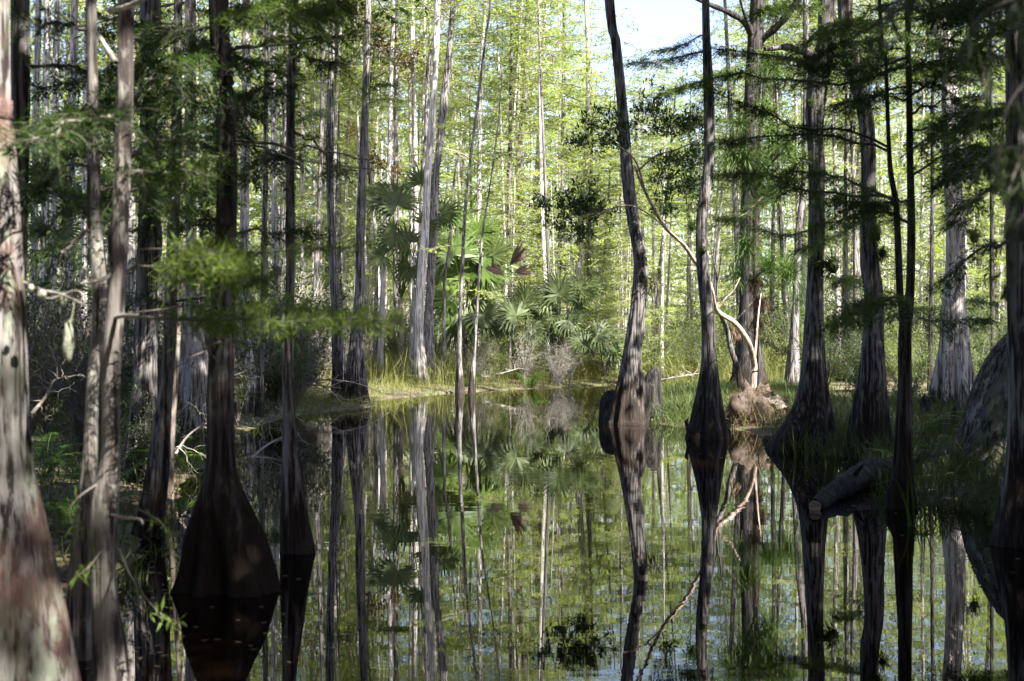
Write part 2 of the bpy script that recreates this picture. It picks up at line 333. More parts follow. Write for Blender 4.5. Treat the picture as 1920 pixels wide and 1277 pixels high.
def crown_mesh(seed, z0, z1, rad, nl, leaf, wid, dens, twl, leafm, taper=0.35, bare=0.05, lean=0.0):
    rs = np.random.RandomState(seed); mb = MB()
    for q in range(nl):
        h = z0+(z1-z0)*(q+rs.uniform())/nl; fr = (h-z0)/(z1-z0)
        L = rad*(1-(1-taper)*fr)*rs.uniform(0.45, 1.15); a = q*2.4+rs.normal(0, 0.4)
        s_ = np.linspace(0, 1, 7)[:, None]; d = np.array([math.cos(a), math.sin(a), 0]); c = np.array([-d[1], d[0], 0])
        pts = np.array([0, 0, h])+d*L*s_+c*L*rs.normal(0, 0.16)*s_**2+np.array([0, 0, 1])*L*(rs.uniform(0.05, 0.45)*s_-rs.uniform(0.1, 0.5)*s_**2)+rs.normal(0, 0.02, (7, 3))*L*0.5*s_
        leafy_limb(mb, pts, (0.004+0.007*L) if leafm == 'leaf_far' else 0.006+0.010*L, leaf, wid, dens, twl, 0.15, 0.35, 0.15, rs, bare)
    return mb.mesh('crown', ['twig_far' if leafm == 'leaf_far' else 'twig', leafm])

CROWNS = {
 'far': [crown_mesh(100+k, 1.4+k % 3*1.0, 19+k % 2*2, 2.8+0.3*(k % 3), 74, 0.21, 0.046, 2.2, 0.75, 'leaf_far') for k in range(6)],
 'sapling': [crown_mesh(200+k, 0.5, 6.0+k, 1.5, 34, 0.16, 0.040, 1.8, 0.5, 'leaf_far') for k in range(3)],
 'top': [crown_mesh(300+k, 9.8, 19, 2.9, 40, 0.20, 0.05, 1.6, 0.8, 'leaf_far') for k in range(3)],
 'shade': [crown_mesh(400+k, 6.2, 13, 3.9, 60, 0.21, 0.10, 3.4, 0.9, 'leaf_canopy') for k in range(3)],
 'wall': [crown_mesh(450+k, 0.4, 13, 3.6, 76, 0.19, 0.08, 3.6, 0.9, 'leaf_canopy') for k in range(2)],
 'mid': [crown_mesh(500+k, 4.2, 14, 2.8, 44, 0.15, 0.036, 1.7, 0.6, 'leaf_mid') for k in range(2)],
}
TREES = {}
def add_tree(key, name, label, cat, by, rows, barkm='bark_grey', flute=0.35, sides=None, height=17, crown=None, csc=1.0, lean=0.0, boughs=(), group=None, depth=None, toptaper=0.45, rootx=None):
    rows = sorted(rows, key=lambda r: -r[1])
    bx = rows[0][0]
    if depth: d = depth; g = max(0, g1((bx-CX)/FPX*d, d))
    else: d, g = depth_of(bx, by)
    d_c = d + rows[0][2]/FPX*d*0.5*0.9        # traced waterline is the front of the flare
    base = np.array([(bx-CX)/FPX*d_c, d_c, 0.0])
    root = thing(name, label, cat, base, group)
    P = []
    for (x, y, w_) in rows:
        q = PX(x, y, d_c); P.append((q[0]-base[0], lean*max(q[2], 0), q[2], w_/2/FPX*d_c))
    P = np.array(P)
    P = np.vstack([[P[0, 0], 0, min(P[0, 2], g)-0.45, P[0, 3]*1.12], P])
    ztop = P[-1, 2]
    if height > ztop+0.5:
        dx = (P[-1, 0]-P[-2, 0])/(P[-1, 2]-P[-2, 2]+1e-6)*0.4
        hh = height-ztop
        P = np.vstack([P, [P[-1, 0]+dx*hh*0.5, P[-1, 1], ztop+hh*0.5, P[-1, 3]*(1+toptaper)/2], [P[-1, 0]+dx*hh*0.6, P[-1, 1], height, P[-1, 3]*toptaper*0.6]])
    near = d < 26
    nseg = int(np.clip((P[-1, 2])/(0.12 if near else 0.3), 24, 140))
    Q = spline(P, nseg*1); Q[:, 3] = np.maximum(Q[:, 3], 0.006)
    Q = Q[np.argsort(Q[:, 2])]
    sides = sides or (36 if near and rows[0][2] > 40 else 20 if near else 14)
    seed = sum(map(ord, key))
    obj('trunk', trunk_mesh(Q, flute, sides, [barkm], seed, knots=4 if near else 2), root)
    TREES[key] = (root, base, d_c, Q)
    if crown:
        kind, cz = crown
        zt = Q[-1]
        obj('crown', CROWNS[kind][seed % len(CROWNS[kind])], root, (zt[0]*0.8, zt[1], cz), R.uniform(0, 6.28), csc)
    return root

G_ = 'cypress trunks traced'
# key, label, base_y, [(x, y, width)...] from top down, options
T = []
def t(*a, **k): T.append((a, k))
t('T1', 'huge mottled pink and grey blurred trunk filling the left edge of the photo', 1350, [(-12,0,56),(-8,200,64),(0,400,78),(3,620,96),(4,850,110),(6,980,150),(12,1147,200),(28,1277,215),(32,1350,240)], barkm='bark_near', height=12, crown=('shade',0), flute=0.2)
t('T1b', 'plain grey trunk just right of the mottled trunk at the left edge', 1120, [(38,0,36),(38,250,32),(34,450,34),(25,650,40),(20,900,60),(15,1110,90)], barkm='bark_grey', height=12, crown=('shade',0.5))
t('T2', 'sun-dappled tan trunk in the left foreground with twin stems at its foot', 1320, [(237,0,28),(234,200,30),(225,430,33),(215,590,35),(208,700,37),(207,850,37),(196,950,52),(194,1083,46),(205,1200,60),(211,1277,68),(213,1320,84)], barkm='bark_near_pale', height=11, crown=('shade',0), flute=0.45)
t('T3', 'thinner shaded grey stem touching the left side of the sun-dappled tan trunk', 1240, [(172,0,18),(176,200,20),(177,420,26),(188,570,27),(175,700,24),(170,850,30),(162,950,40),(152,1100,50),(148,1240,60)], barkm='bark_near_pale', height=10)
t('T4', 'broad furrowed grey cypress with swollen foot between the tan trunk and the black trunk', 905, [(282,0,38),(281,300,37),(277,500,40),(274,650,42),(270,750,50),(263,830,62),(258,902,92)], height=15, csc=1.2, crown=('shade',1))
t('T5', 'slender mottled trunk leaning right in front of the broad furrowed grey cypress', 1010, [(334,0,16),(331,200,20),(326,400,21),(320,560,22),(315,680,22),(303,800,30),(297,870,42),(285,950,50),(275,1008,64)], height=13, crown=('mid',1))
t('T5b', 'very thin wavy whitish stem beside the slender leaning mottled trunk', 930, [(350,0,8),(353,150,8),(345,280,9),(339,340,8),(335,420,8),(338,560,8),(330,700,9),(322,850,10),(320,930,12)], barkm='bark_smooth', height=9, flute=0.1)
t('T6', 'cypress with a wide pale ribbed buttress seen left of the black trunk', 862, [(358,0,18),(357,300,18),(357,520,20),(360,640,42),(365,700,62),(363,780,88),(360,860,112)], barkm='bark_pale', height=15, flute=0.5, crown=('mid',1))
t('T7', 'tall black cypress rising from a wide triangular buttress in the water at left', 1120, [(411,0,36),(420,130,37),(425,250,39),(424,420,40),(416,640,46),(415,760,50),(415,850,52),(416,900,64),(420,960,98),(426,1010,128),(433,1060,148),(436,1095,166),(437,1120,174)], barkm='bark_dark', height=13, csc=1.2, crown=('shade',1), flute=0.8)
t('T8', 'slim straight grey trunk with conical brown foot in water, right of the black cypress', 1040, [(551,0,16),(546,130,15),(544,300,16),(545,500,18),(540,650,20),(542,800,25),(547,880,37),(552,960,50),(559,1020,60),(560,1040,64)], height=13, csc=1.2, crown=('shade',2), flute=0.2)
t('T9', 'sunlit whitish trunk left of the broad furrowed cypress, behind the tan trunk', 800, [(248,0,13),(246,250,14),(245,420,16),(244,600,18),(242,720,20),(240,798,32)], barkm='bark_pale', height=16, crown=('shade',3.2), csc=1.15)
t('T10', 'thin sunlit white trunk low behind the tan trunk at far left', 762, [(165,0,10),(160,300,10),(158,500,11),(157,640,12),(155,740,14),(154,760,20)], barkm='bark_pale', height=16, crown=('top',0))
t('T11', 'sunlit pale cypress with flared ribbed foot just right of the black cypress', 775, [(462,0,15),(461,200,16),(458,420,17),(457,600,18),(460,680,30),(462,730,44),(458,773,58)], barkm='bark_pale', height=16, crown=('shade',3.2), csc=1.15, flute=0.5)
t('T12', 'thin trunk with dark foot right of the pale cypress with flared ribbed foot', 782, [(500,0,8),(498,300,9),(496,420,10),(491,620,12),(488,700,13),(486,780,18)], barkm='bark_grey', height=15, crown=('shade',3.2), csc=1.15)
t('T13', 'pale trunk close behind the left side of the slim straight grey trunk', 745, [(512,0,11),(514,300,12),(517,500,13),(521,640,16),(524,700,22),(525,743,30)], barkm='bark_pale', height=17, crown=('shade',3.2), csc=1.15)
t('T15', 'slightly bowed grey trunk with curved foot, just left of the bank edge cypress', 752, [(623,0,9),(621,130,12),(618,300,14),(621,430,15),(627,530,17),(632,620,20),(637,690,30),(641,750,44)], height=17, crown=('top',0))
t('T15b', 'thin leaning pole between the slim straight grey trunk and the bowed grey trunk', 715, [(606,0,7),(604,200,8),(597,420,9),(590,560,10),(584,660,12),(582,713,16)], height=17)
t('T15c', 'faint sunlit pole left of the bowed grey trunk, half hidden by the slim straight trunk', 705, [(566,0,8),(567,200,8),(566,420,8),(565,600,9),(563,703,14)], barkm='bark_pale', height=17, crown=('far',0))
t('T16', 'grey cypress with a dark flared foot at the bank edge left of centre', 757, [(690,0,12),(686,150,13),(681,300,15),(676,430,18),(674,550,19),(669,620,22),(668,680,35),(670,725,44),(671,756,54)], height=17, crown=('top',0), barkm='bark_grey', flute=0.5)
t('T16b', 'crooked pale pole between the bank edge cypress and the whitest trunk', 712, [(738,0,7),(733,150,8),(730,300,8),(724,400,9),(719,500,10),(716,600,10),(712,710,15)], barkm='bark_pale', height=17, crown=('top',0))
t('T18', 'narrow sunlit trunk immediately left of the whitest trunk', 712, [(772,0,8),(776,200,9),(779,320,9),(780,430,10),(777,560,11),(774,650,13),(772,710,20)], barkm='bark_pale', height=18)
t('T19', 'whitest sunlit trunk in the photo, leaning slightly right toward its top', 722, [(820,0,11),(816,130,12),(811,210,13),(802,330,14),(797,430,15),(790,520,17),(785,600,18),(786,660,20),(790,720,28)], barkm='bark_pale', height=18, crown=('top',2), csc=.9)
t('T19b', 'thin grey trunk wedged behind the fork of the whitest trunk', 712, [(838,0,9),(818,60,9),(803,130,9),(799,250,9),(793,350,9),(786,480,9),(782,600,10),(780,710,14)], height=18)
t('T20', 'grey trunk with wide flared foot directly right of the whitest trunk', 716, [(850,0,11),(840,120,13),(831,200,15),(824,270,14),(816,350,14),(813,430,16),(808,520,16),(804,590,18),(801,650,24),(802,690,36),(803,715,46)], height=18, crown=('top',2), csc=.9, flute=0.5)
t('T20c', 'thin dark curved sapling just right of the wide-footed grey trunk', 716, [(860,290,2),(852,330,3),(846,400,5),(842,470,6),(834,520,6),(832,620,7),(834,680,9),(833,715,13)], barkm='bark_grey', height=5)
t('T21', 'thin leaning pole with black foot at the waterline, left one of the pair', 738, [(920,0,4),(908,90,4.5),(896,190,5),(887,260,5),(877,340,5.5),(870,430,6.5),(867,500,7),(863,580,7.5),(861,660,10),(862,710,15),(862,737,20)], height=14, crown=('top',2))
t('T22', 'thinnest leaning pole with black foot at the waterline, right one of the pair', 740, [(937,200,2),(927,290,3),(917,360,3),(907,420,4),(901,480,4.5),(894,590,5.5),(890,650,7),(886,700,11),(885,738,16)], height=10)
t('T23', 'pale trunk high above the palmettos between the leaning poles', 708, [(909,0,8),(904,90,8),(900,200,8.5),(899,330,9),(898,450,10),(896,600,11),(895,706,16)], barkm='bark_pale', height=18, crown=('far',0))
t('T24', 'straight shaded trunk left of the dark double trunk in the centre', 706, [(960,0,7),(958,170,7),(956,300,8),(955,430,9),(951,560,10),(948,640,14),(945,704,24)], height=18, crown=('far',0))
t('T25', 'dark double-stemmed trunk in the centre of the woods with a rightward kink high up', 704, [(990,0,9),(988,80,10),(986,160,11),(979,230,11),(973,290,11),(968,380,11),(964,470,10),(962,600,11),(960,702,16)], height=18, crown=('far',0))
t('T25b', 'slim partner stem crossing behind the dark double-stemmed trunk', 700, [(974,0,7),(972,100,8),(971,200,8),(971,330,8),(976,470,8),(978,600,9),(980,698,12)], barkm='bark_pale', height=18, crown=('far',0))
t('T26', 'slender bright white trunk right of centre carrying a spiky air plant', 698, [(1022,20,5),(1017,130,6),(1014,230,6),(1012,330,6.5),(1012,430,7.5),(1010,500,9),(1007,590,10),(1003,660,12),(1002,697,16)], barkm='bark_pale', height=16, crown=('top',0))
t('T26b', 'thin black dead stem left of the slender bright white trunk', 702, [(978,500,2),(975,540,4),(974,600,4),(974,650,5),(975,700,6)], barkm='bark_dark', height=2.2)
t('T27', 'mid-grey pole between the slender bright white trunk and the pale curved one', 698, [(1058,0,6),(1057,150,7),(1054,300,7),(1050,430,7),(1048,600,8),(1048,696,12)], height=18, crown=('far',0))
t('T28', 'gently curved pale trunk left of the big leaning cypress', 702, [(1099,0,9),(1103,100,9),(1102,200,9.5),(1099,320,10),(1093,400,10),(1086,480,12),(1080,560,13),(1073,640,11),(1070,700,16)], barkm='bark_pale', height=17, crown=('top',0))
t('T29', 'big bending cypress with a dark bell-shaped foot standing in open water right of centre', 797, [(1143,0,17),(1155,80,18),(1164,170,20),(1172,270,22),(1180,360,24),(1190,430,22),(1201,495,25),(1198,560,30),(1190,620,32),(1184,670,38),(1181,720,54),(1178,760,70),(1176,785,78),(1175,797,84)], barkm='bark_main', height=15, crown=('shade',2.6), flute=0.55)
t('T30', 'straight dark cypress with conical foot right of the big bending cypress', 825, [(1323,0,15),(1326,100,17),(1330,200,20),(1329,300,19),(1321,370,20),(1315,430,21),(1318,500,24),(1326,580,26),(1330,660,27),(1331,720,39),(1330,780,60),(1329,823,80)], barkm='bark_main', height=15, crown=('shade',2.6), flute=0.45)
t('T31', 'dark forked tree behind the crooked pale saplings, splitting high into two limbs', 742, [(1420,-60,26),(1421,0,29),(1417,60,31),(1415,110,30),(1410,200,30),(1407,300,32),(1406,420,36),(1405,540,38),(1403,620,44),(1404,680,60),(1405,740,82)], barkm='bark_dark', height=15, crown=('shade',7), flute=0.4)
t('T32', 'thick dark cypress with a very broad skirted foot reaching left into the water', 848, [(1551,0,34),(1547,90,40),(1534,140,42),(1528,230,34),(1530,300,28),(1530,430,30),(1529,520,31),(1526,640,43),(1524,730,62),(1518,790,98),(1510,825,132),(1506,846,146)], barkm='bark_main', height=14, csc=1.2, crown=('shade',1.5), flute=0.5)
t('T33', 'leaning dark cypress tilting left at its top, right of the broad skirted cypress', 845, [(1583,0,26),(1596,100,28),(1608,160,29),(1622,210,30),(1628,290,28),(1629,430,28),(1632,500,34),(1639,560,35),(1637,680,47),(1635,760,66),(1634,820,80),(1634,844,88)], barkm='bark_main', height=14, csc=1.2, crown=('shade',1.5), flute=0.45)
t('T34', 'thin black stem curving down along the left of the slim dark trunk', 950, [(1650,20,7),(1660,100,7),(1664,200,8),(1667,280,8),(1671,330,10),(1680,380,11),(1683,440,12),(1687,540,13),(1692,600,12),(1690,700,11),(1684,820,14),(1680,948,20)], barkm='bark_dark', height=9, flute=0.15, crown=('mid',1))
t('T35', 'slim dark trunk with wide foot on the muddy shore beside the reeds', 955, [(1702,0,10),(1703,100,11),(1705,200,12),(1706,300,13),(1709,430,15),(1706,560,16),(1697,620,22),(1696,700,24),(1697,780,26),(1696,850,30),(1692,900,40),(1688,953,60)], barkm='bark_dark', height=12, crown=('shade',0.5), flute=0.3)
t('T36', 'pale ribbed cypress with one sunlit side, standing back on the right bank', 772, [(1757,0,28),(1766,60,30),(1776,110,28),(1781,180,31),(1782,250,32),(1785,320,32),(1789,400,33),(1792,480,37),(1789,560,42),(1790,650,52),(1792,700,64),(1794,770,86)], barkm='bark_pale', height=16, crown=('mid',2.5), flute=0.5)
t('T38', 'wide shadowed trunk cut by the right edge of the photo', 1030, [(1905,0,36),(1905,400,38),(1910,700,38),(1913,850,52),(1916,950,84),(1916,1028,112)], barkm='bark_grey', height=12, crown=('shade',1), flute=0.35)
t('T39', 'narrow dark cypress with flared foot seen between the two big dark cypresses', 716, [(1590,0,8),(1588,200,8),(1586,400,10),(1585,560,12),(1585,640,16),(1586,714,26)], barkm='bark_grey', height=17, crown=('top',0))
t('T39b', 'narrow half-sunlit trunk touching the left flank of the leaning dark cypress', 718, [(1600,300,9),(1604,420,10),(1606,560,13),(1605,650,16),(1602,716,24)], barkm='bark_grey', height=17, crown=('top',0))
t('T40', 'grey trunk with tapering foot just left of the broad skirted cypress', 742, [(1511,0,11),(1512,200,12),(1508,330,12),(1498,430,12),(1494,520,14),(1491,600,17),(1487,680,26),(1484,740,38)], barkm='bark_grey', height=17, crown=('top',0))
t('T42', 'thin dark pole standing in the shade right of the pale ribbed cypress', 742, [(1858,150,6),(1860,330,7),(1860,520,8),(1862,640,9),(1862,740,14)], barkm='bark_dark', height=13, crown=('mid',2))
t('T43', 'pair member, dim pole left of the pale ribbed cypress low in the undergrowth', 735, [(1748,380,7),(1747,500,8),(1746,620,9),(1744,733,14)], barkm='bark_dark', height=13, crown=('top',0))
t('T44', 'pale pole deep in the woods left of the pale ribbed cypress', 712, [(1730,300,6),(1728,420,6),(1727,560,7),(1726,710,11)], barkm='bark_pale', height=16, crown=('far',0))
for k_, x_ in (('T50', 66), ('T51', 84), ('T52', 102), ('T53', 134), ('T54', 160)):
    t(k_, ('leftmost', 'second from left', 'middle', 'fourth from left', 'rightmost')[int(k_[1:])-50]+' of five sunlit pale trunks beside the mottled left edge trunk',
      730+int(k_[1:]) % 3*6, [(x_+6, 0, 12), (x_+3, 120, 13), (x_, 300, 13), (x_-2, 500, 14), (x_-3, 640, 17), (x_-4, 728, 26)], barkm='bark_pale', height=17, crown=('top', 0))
for a, k in T:
    key, label, by, rows = a
    add_tree(key, 'cypress_tree' if key not in ('T31',) else 'forked_tree', label, 'tree', by, rows, **k)

# ------------------------------------------------------------------ canopy trees off to the sun side, whose shade falls on the near pond
def simple_trunk(seed, h, r, flare, mats, sides=10, bend=0.25):
    rs = random.Random(seed); z = np.linspace(-0.5, h, 34); p1, p2 = rs.uniform(0, 6), rs.uniform(0, 6)
    b = bend*rs.uniform(0.4, 1)
    X = b*np.sin(z/h*3.0+p1)-b*math.sin(p1); Y = b*np.sin(z/h*2.5+p2)-b*math.sin(p2)
    rr = r*(1-0.75*np.clip(z/h, 0, 1))+r*flare*np.exp(-np.maximum(z, 0)/0.55)
    return trunk_mesh(np.stack([X, Y, z, rr], -1), 0.4, sides, mats, seed)
TK = {'pale': [simple_trunk(600+k, 18, 0.095+0.02*(k % 3), 1.2, ['bark_pale'], bend=0.35) for k in range(6)],
      'grey': [simple_trunk(620+k, 18, 0.11+0.02*(k % 3), 1.3, ['bark_grey'], bend=0.35) for k in range(4)],
      'shade': [simple_trunk(640+k, 12, 0.17, 1.2, ['bark_main'], 14) for k in range(2)]}
SHADE = [(7.2,1.5,1),(9.5,5.5,1.1),(6.0,-3.5,1.1),(12.5,9,1.15),(13,2,1.2),(9.5,-3,1.2),(13.5,15,1.15),(11.0,12.3,1.0),(17,7,1.2),(16.5,20,1.15),(2.5,-4.5,1.0),(-2.5,-3.5,1.0),(19,13.5,1.2),(15.5,25.5,1.05),(-5.5,1.2,1.0),(13.0,21.5,1.0),(5.2,2.5,0.95),(20,1,1.2)]
GAPS = [(-1.85, 5.3, 0.6), (-0.9, 5.2, 1.6), (-1.55, 5.4, 0.7), (9.7, 31, 2.5), (1.9, 24, 2.2), (-2.6, 43, 4), (-2.6, 43, 0), (3.0, 21, 4), (4.7, 26.5, 0.5), (-9, 30, 2)]
def in_gap(x, y, r):
    h = (math.sin(SUN_AZ), math.cos(SUN_AZ))
    for gx, gy, gz in GAPS:
        for z in (6.5, 8, 10, 12):
            t_ = (z-gz)/math.tan(SUN_EL)
            if math.hypot(gx+h[0]*t_-x, gy+h[1]*t_-y) < (r if gy > 20 else r*.42): return True
    return False
for k, (x, y, s_) in enumerate(SHADE):
    if in_gap(x, y, 2.1): continue
    r_ = thing('cypress_tree', 'tall leafy cypress outside the frame on the sunward side of the pond', 'tree', (x, y, 0), 'cypresses beyond the edges of the view')
    obj('trunk', TK['shade'][k % 2], r_, None, k*1.1); obj('crown', CROWNS['shade'][k % 3], r_, (0, 0, 0.2*(k % 3)), k*2.1, (s_, s_, 1))

RING = [(x, y) for y in (-2.5, -6.5, -11) for x in range(-14, 16, 3)] + [(5.5, 7.5), (7.8, 12), (10.5, 17), (13, 23), (4.2, 2.8), (-3.6, 2.2), (-5.6, 6.5), (-8.2, 12), (-10.5, 17.5), (-13.5, 24), (8, 3), (-7, 1), (12, 10), (-12, 9), (15, 17), (-15.5, 18)]
for k, (x, y) in enumerate(RING):
    x += R.uniform(-.6, .6); y += R.uniform(-.6, .3)
    if y > 0 and abs(x) < 0.36*y+3.3: x = math.copysign(0.36*y+4.0+R.uniform(0, .5), x)
    if in_gap(x, y, 2.1): continue
    rr_ = math.hypot(x, y)
    if rr_ < 5.0: x *= 5.0/rr_; y *= 5.0/rr_
    if y > 0 and abs(x) < .36*y+3.3: continue
    r_ = thing('cypress_tree', 'dense dark cypress of the surrounding swamp, outside the frame', 'tree', (x, y, 0), 'swamp trees surrounding the viewpoint')
    obj('trunk', TK['shade'][k % 2], r_, None, k*1.3); obj('crown', CROWNS['wall'][k % 2], r_, None, k*1.9, (.8 if y > 0 else 1, .8 if y > 0 else 1, 1))
# ------------------------------------------------------------------ the far woods
LM = [(0, 'left photo edge'), (45, 'mottled trunk'), (215, 'tan trunk'), (280, 'furrowed cypress'), (420, 'black cypress'), (545, 'slim straight trunk'), (625, 'bowed trunk'), (675, 'bank edge cypress'), (728, 'crooked pole'),
      (800, 'whitest trunk'), (866, 'leaning poles'), (972, 'double trunk'), (1008, 'bright white trunk'), (1090, 'curved pale trunk'), (1190, 'big bending cypress'), (1322, 'straight dark cypress'), (1408, 'forked tree'),
      (1530, 'skirted cypress'), (1628, 'leaning dark cypress'), (1700, 'slim dark trunk'), (1785, 'pale ribbed cypress'), (1905, 'right edge trunk')]
LATER = {}
def name_later(o, what, px):
    q = [t_ for t_ in range(len(LM)-1) if LM[t_][0] <= px < LM[t_+1][0]]
    where = 'between %s and %s' % (LM[q[0]][1], LM[q[0]+1][1]) if q else 'left of the mottled trunk' if px < 0 else 'right of the right edge trunk'
    LATER.setdefault((what, where), []).append((px, o))
def name_all():
    for v in LATER.values():
        if len(v) > 26: print('LONG', len(v))
    for (what, where), v in LATER.items():
        v.sort(key=lambda t_: t_[0]); k = len(v)
        for i_, (px, o) in enumerate(v):
            o['label'] = (what if k == 1 else ('leftmost' if i_ == 0 else 'rightmost' if i_ == k-1 else ['', 'second', 'third', 'fourth', 'fifth', 'sixth', 'seventh', 'eighth', 'ninth', 'tenth', 'eleventh', 'twelfth', 'thirteenth', 'fourteenth', 'fifteenth', 'sixteenth', 'seventeenth', 'eighteenth', 'nineteenth', 'twentieth', 'twenty-first', 'twenty-second', 'twenty-third', 'twenty-fourth', 'twenty-fifth'][i_])+' '+what)+' '+where
placed = []
cnt = 0; tries = 0
while cnt < 104 and tries < 5000:
    tries += 1
    px = R.uniform(-140, 2060); d = 44+70*R.random()**1.3
    if 690 < px < 1160 and d < 56: d += 14
    x = (px-CX)/FPX*d
    if any(math.hypot(-2.6+math.sin(SUN_AZ)*t_-x, 43+math.cos(SUN_AZ)*t_-d) < 3 for t_ in (0, 3, 6, 9)): continue
    if any((x-a)**2+(d-b_)**2 < 2.0 for a, b_ in placed): continue
    placed.append((x, d)); cnt += 1
    pale = R.random() < 0.65; far = d > 78
    r_ = thing('cypress_tree', 'x', 'tree', (x, d, g1(x, d)), 'distant cypresses of the far woods')
    tk = TK['pale' if pale else 'grey']; h = R.uniform(0.82, 1.12)
    if 1060 < px < 1360 or (px > 1360 and cnt % 2): h = min(h, (0.205*d+R.uniform(-1, 2.0))/20.5)
    wsc = R.uniform(0.75, 1.2)
    o = obj('trunk', tk[cnt % len(tk)], r_, None, R.uniform(0, 6.28), (wsc, wsc, h)); o.rotation_euler[0] = R.uniform(-.03, .03); o.rotation_euler[1] = R.uniform(-.03, .03)
    obj('crown', CROWNS['far'][cnt % 6], r_, (0, 0, R.uniform(0, 1.5)), R.uniform(0, 6.28), (1, 1, h)); name_later(r_, ('pale' if pale else 'grey')+' distant cypress', px)
for k in range(46):
    px = R.uniform(-100, 2020); d = R.uniform(41, 75)
    if 690 < px < 1160 and d < 50: d += 12; x = (px-CX)/FPX*d
    r_ = thing('young_cypress', 'x', 'young tree', (x, d, g1(x, d)), 'young cypresses on the far bank'); name_later(r_, 'low feathery young cypress', px)
    s_ = R.uniform(0.6, 1.1)
    obj('trunk', TK['pale'][k % 6], r_, None, k, (0.35, 0.35, 0.36*s_)); obj('crown', CROWNS['sapling'][k % 3], r_, None, R.uniform(0, 6.28), s_)
for k in range(124):
    px = R.uniform(-100, 2020) if k < 75 else R.uniform(450, 1560); d = R.uniform(44, 74); x = (px-CX)/FPX*d
    if g1(x, d) < 0.02: continue
    pale = R.random() < .8; r_ = thing('cypress_tree', 'x', 'tree', (x, d, g1(x, d)), 'slender cypresses near the far bank'); name_later(r_, 'slender '+('pale' if pale else 'grey')+' cypress pole', px)
    wsc = R.uniform(.45, 1.15)**1.0; o = obj('trunk', TK['pale' if pale else 'grey'][k % 4], r_, None, R.uniform(0, 6.28), (wsc, wsc, .95)); o.rotation_euler[0] = R.uniform(-.05, .05); o.rotation_euler[1] = R.uniform(-.06, .06)
    hc = min(1, (0.21*d+R.uniform(-.5, 1.5))/19.5) if 1060 < px < 1360 else 1
    o.scale[2] = .95*hc; obj('crown', CROWNS['top'][k % 3], r_, None, R.uniform(0, 6.28), (.8, .8, hc))
# beyond: the wood reads as one mass
mb = MB(); rs = np.random.RandomState(5)
nn = 170000; px = rs.uniform(-260, 2180, nn); d = rs.uniform(112, 165, nn); top = 23+3.5*np.sin(px*0.013+1)+2.5*np.sin(px*0.041)+2*np.sin(px*0.11)
gap = np.clip(1-((px-1210)/150)**2, 0, 1); top = top-2*gap
z = rs.uniform(0, 1, nn)**0.9*top; z = z+rs.normal(0, 0.5, nn)
Pp = np.stack([(px-CX)/FPX*d, d, np.maximum(z, 0.1)], -1); Dd = rs.normal(0, 1, (nn, 3))*[1, 1, 0.5]; Dd /= np.linalg.norm(Dd, axis=1, keepdims=True)
mb.leaves(Pp, Dd, rs.uniform(0.4, 0.9, nn), rs.uniform(0.10, 0.26, nn), 0)
for k in range(170):
    px_ = rs.uniform(-260, 2180); d_ = rs.uniform(112, 160); x = (px_-CX)/FPX*d_; h = rs.uniform(15, 23)
    mb.tube([(x, d_, -0.3), (x+rs.normal(0, .3), d_, h*0.5), (x+rs.normal(0, .5), d_, h)], [0.2, 0.14, 0.06], 5, 1)
obj('distant_woods', mb.mesh('distant_woods', ['leaf_far', 'bark_pale']), kind='stuff', label='hazy yellow-green mass of distant woods closing the view behind the cypresses', category='woods')

# ------------------------------------------------------------------ boughs of the traced trees
def bough(key, pts, depths, leafm='leaf_dark', leaf=0.09, wid=0.013, dens=1.0, twl=0.30, droop=0.15, r0=0.018, flat=0.3, start=0.1, name='bough', bare=0.0, seed=1, curve=10):
    root, base, d_c, Q = TREES[key]
    p = np.array([PX(x, y, d) for (x, y), d in zip(pts, np.linspace(depths[0], depths[1], len(pts)))])-base
    p = spline(p, curve); mb = MB(); rs = np.random.RandomState(seed)
    p[1:-1] += rs.normal(0, 0.012, p[1:-1].shape)
    leafy_limb(mb, p, r0, leaf, wid, dens, twl, droop, flat, start, rs, bare)
    return obj(name, mb.mesh(name, ['twig', leafm]), root)
def trunk_px(key, y):
    root, base, d_c, Q = TREES[key]; z = HC-(y-CY)/FPX*d_c
    x = np.interp(z, Q[:, 2], Q[:, 0])+base[0]; return CX+x/d_c*FPX, d_c
# the bright sprays reaching right from the tan trunk
bough('T2', [(212,597),(300,594),(400,603),(500,598),(620,592),(742,606)], (5.6, 5.3), 'leaf_bright', 0.055, 0.0075, 3.6, 0.13, 0.25, 0.006, 0.45, 0.22, seed=3)
bough('T2', [(214,590),(320,570),(430,585),(560,575),(700,585)], (5.7, 5.6), 'leaf_bright', 0.055, 0.0075, 2.6, 0.11, 0.3, 0.004, 0.45, 0.3, seed=4)
bough('T2', [(222,516),(290,508),(350,490),(420,482),(480,520)], (5.6, 4.9), 'leaf_bright', 0.06, 0.008, 5.5, 0.13, 0.35, 0.005, 0.5, 0.4, seed=5)
bough('T2', [(222,514),(330,478),(420,478),(560,468),(700,458)], (5.7, 5.5), 'leaf_bright', 0.05, 0.007, 2.6, 0.08, 0.2, 0.004, 0.4, 0.3, seed=6)
bough('T2', [(222,516),(300,470),(380,465),(450,490)], (5.6, 5.2), 'leaf_bright', 0.06, 0.008, 5.5, 0.13, 0.35, 0.004, 0.5, 0.45, seed=8)
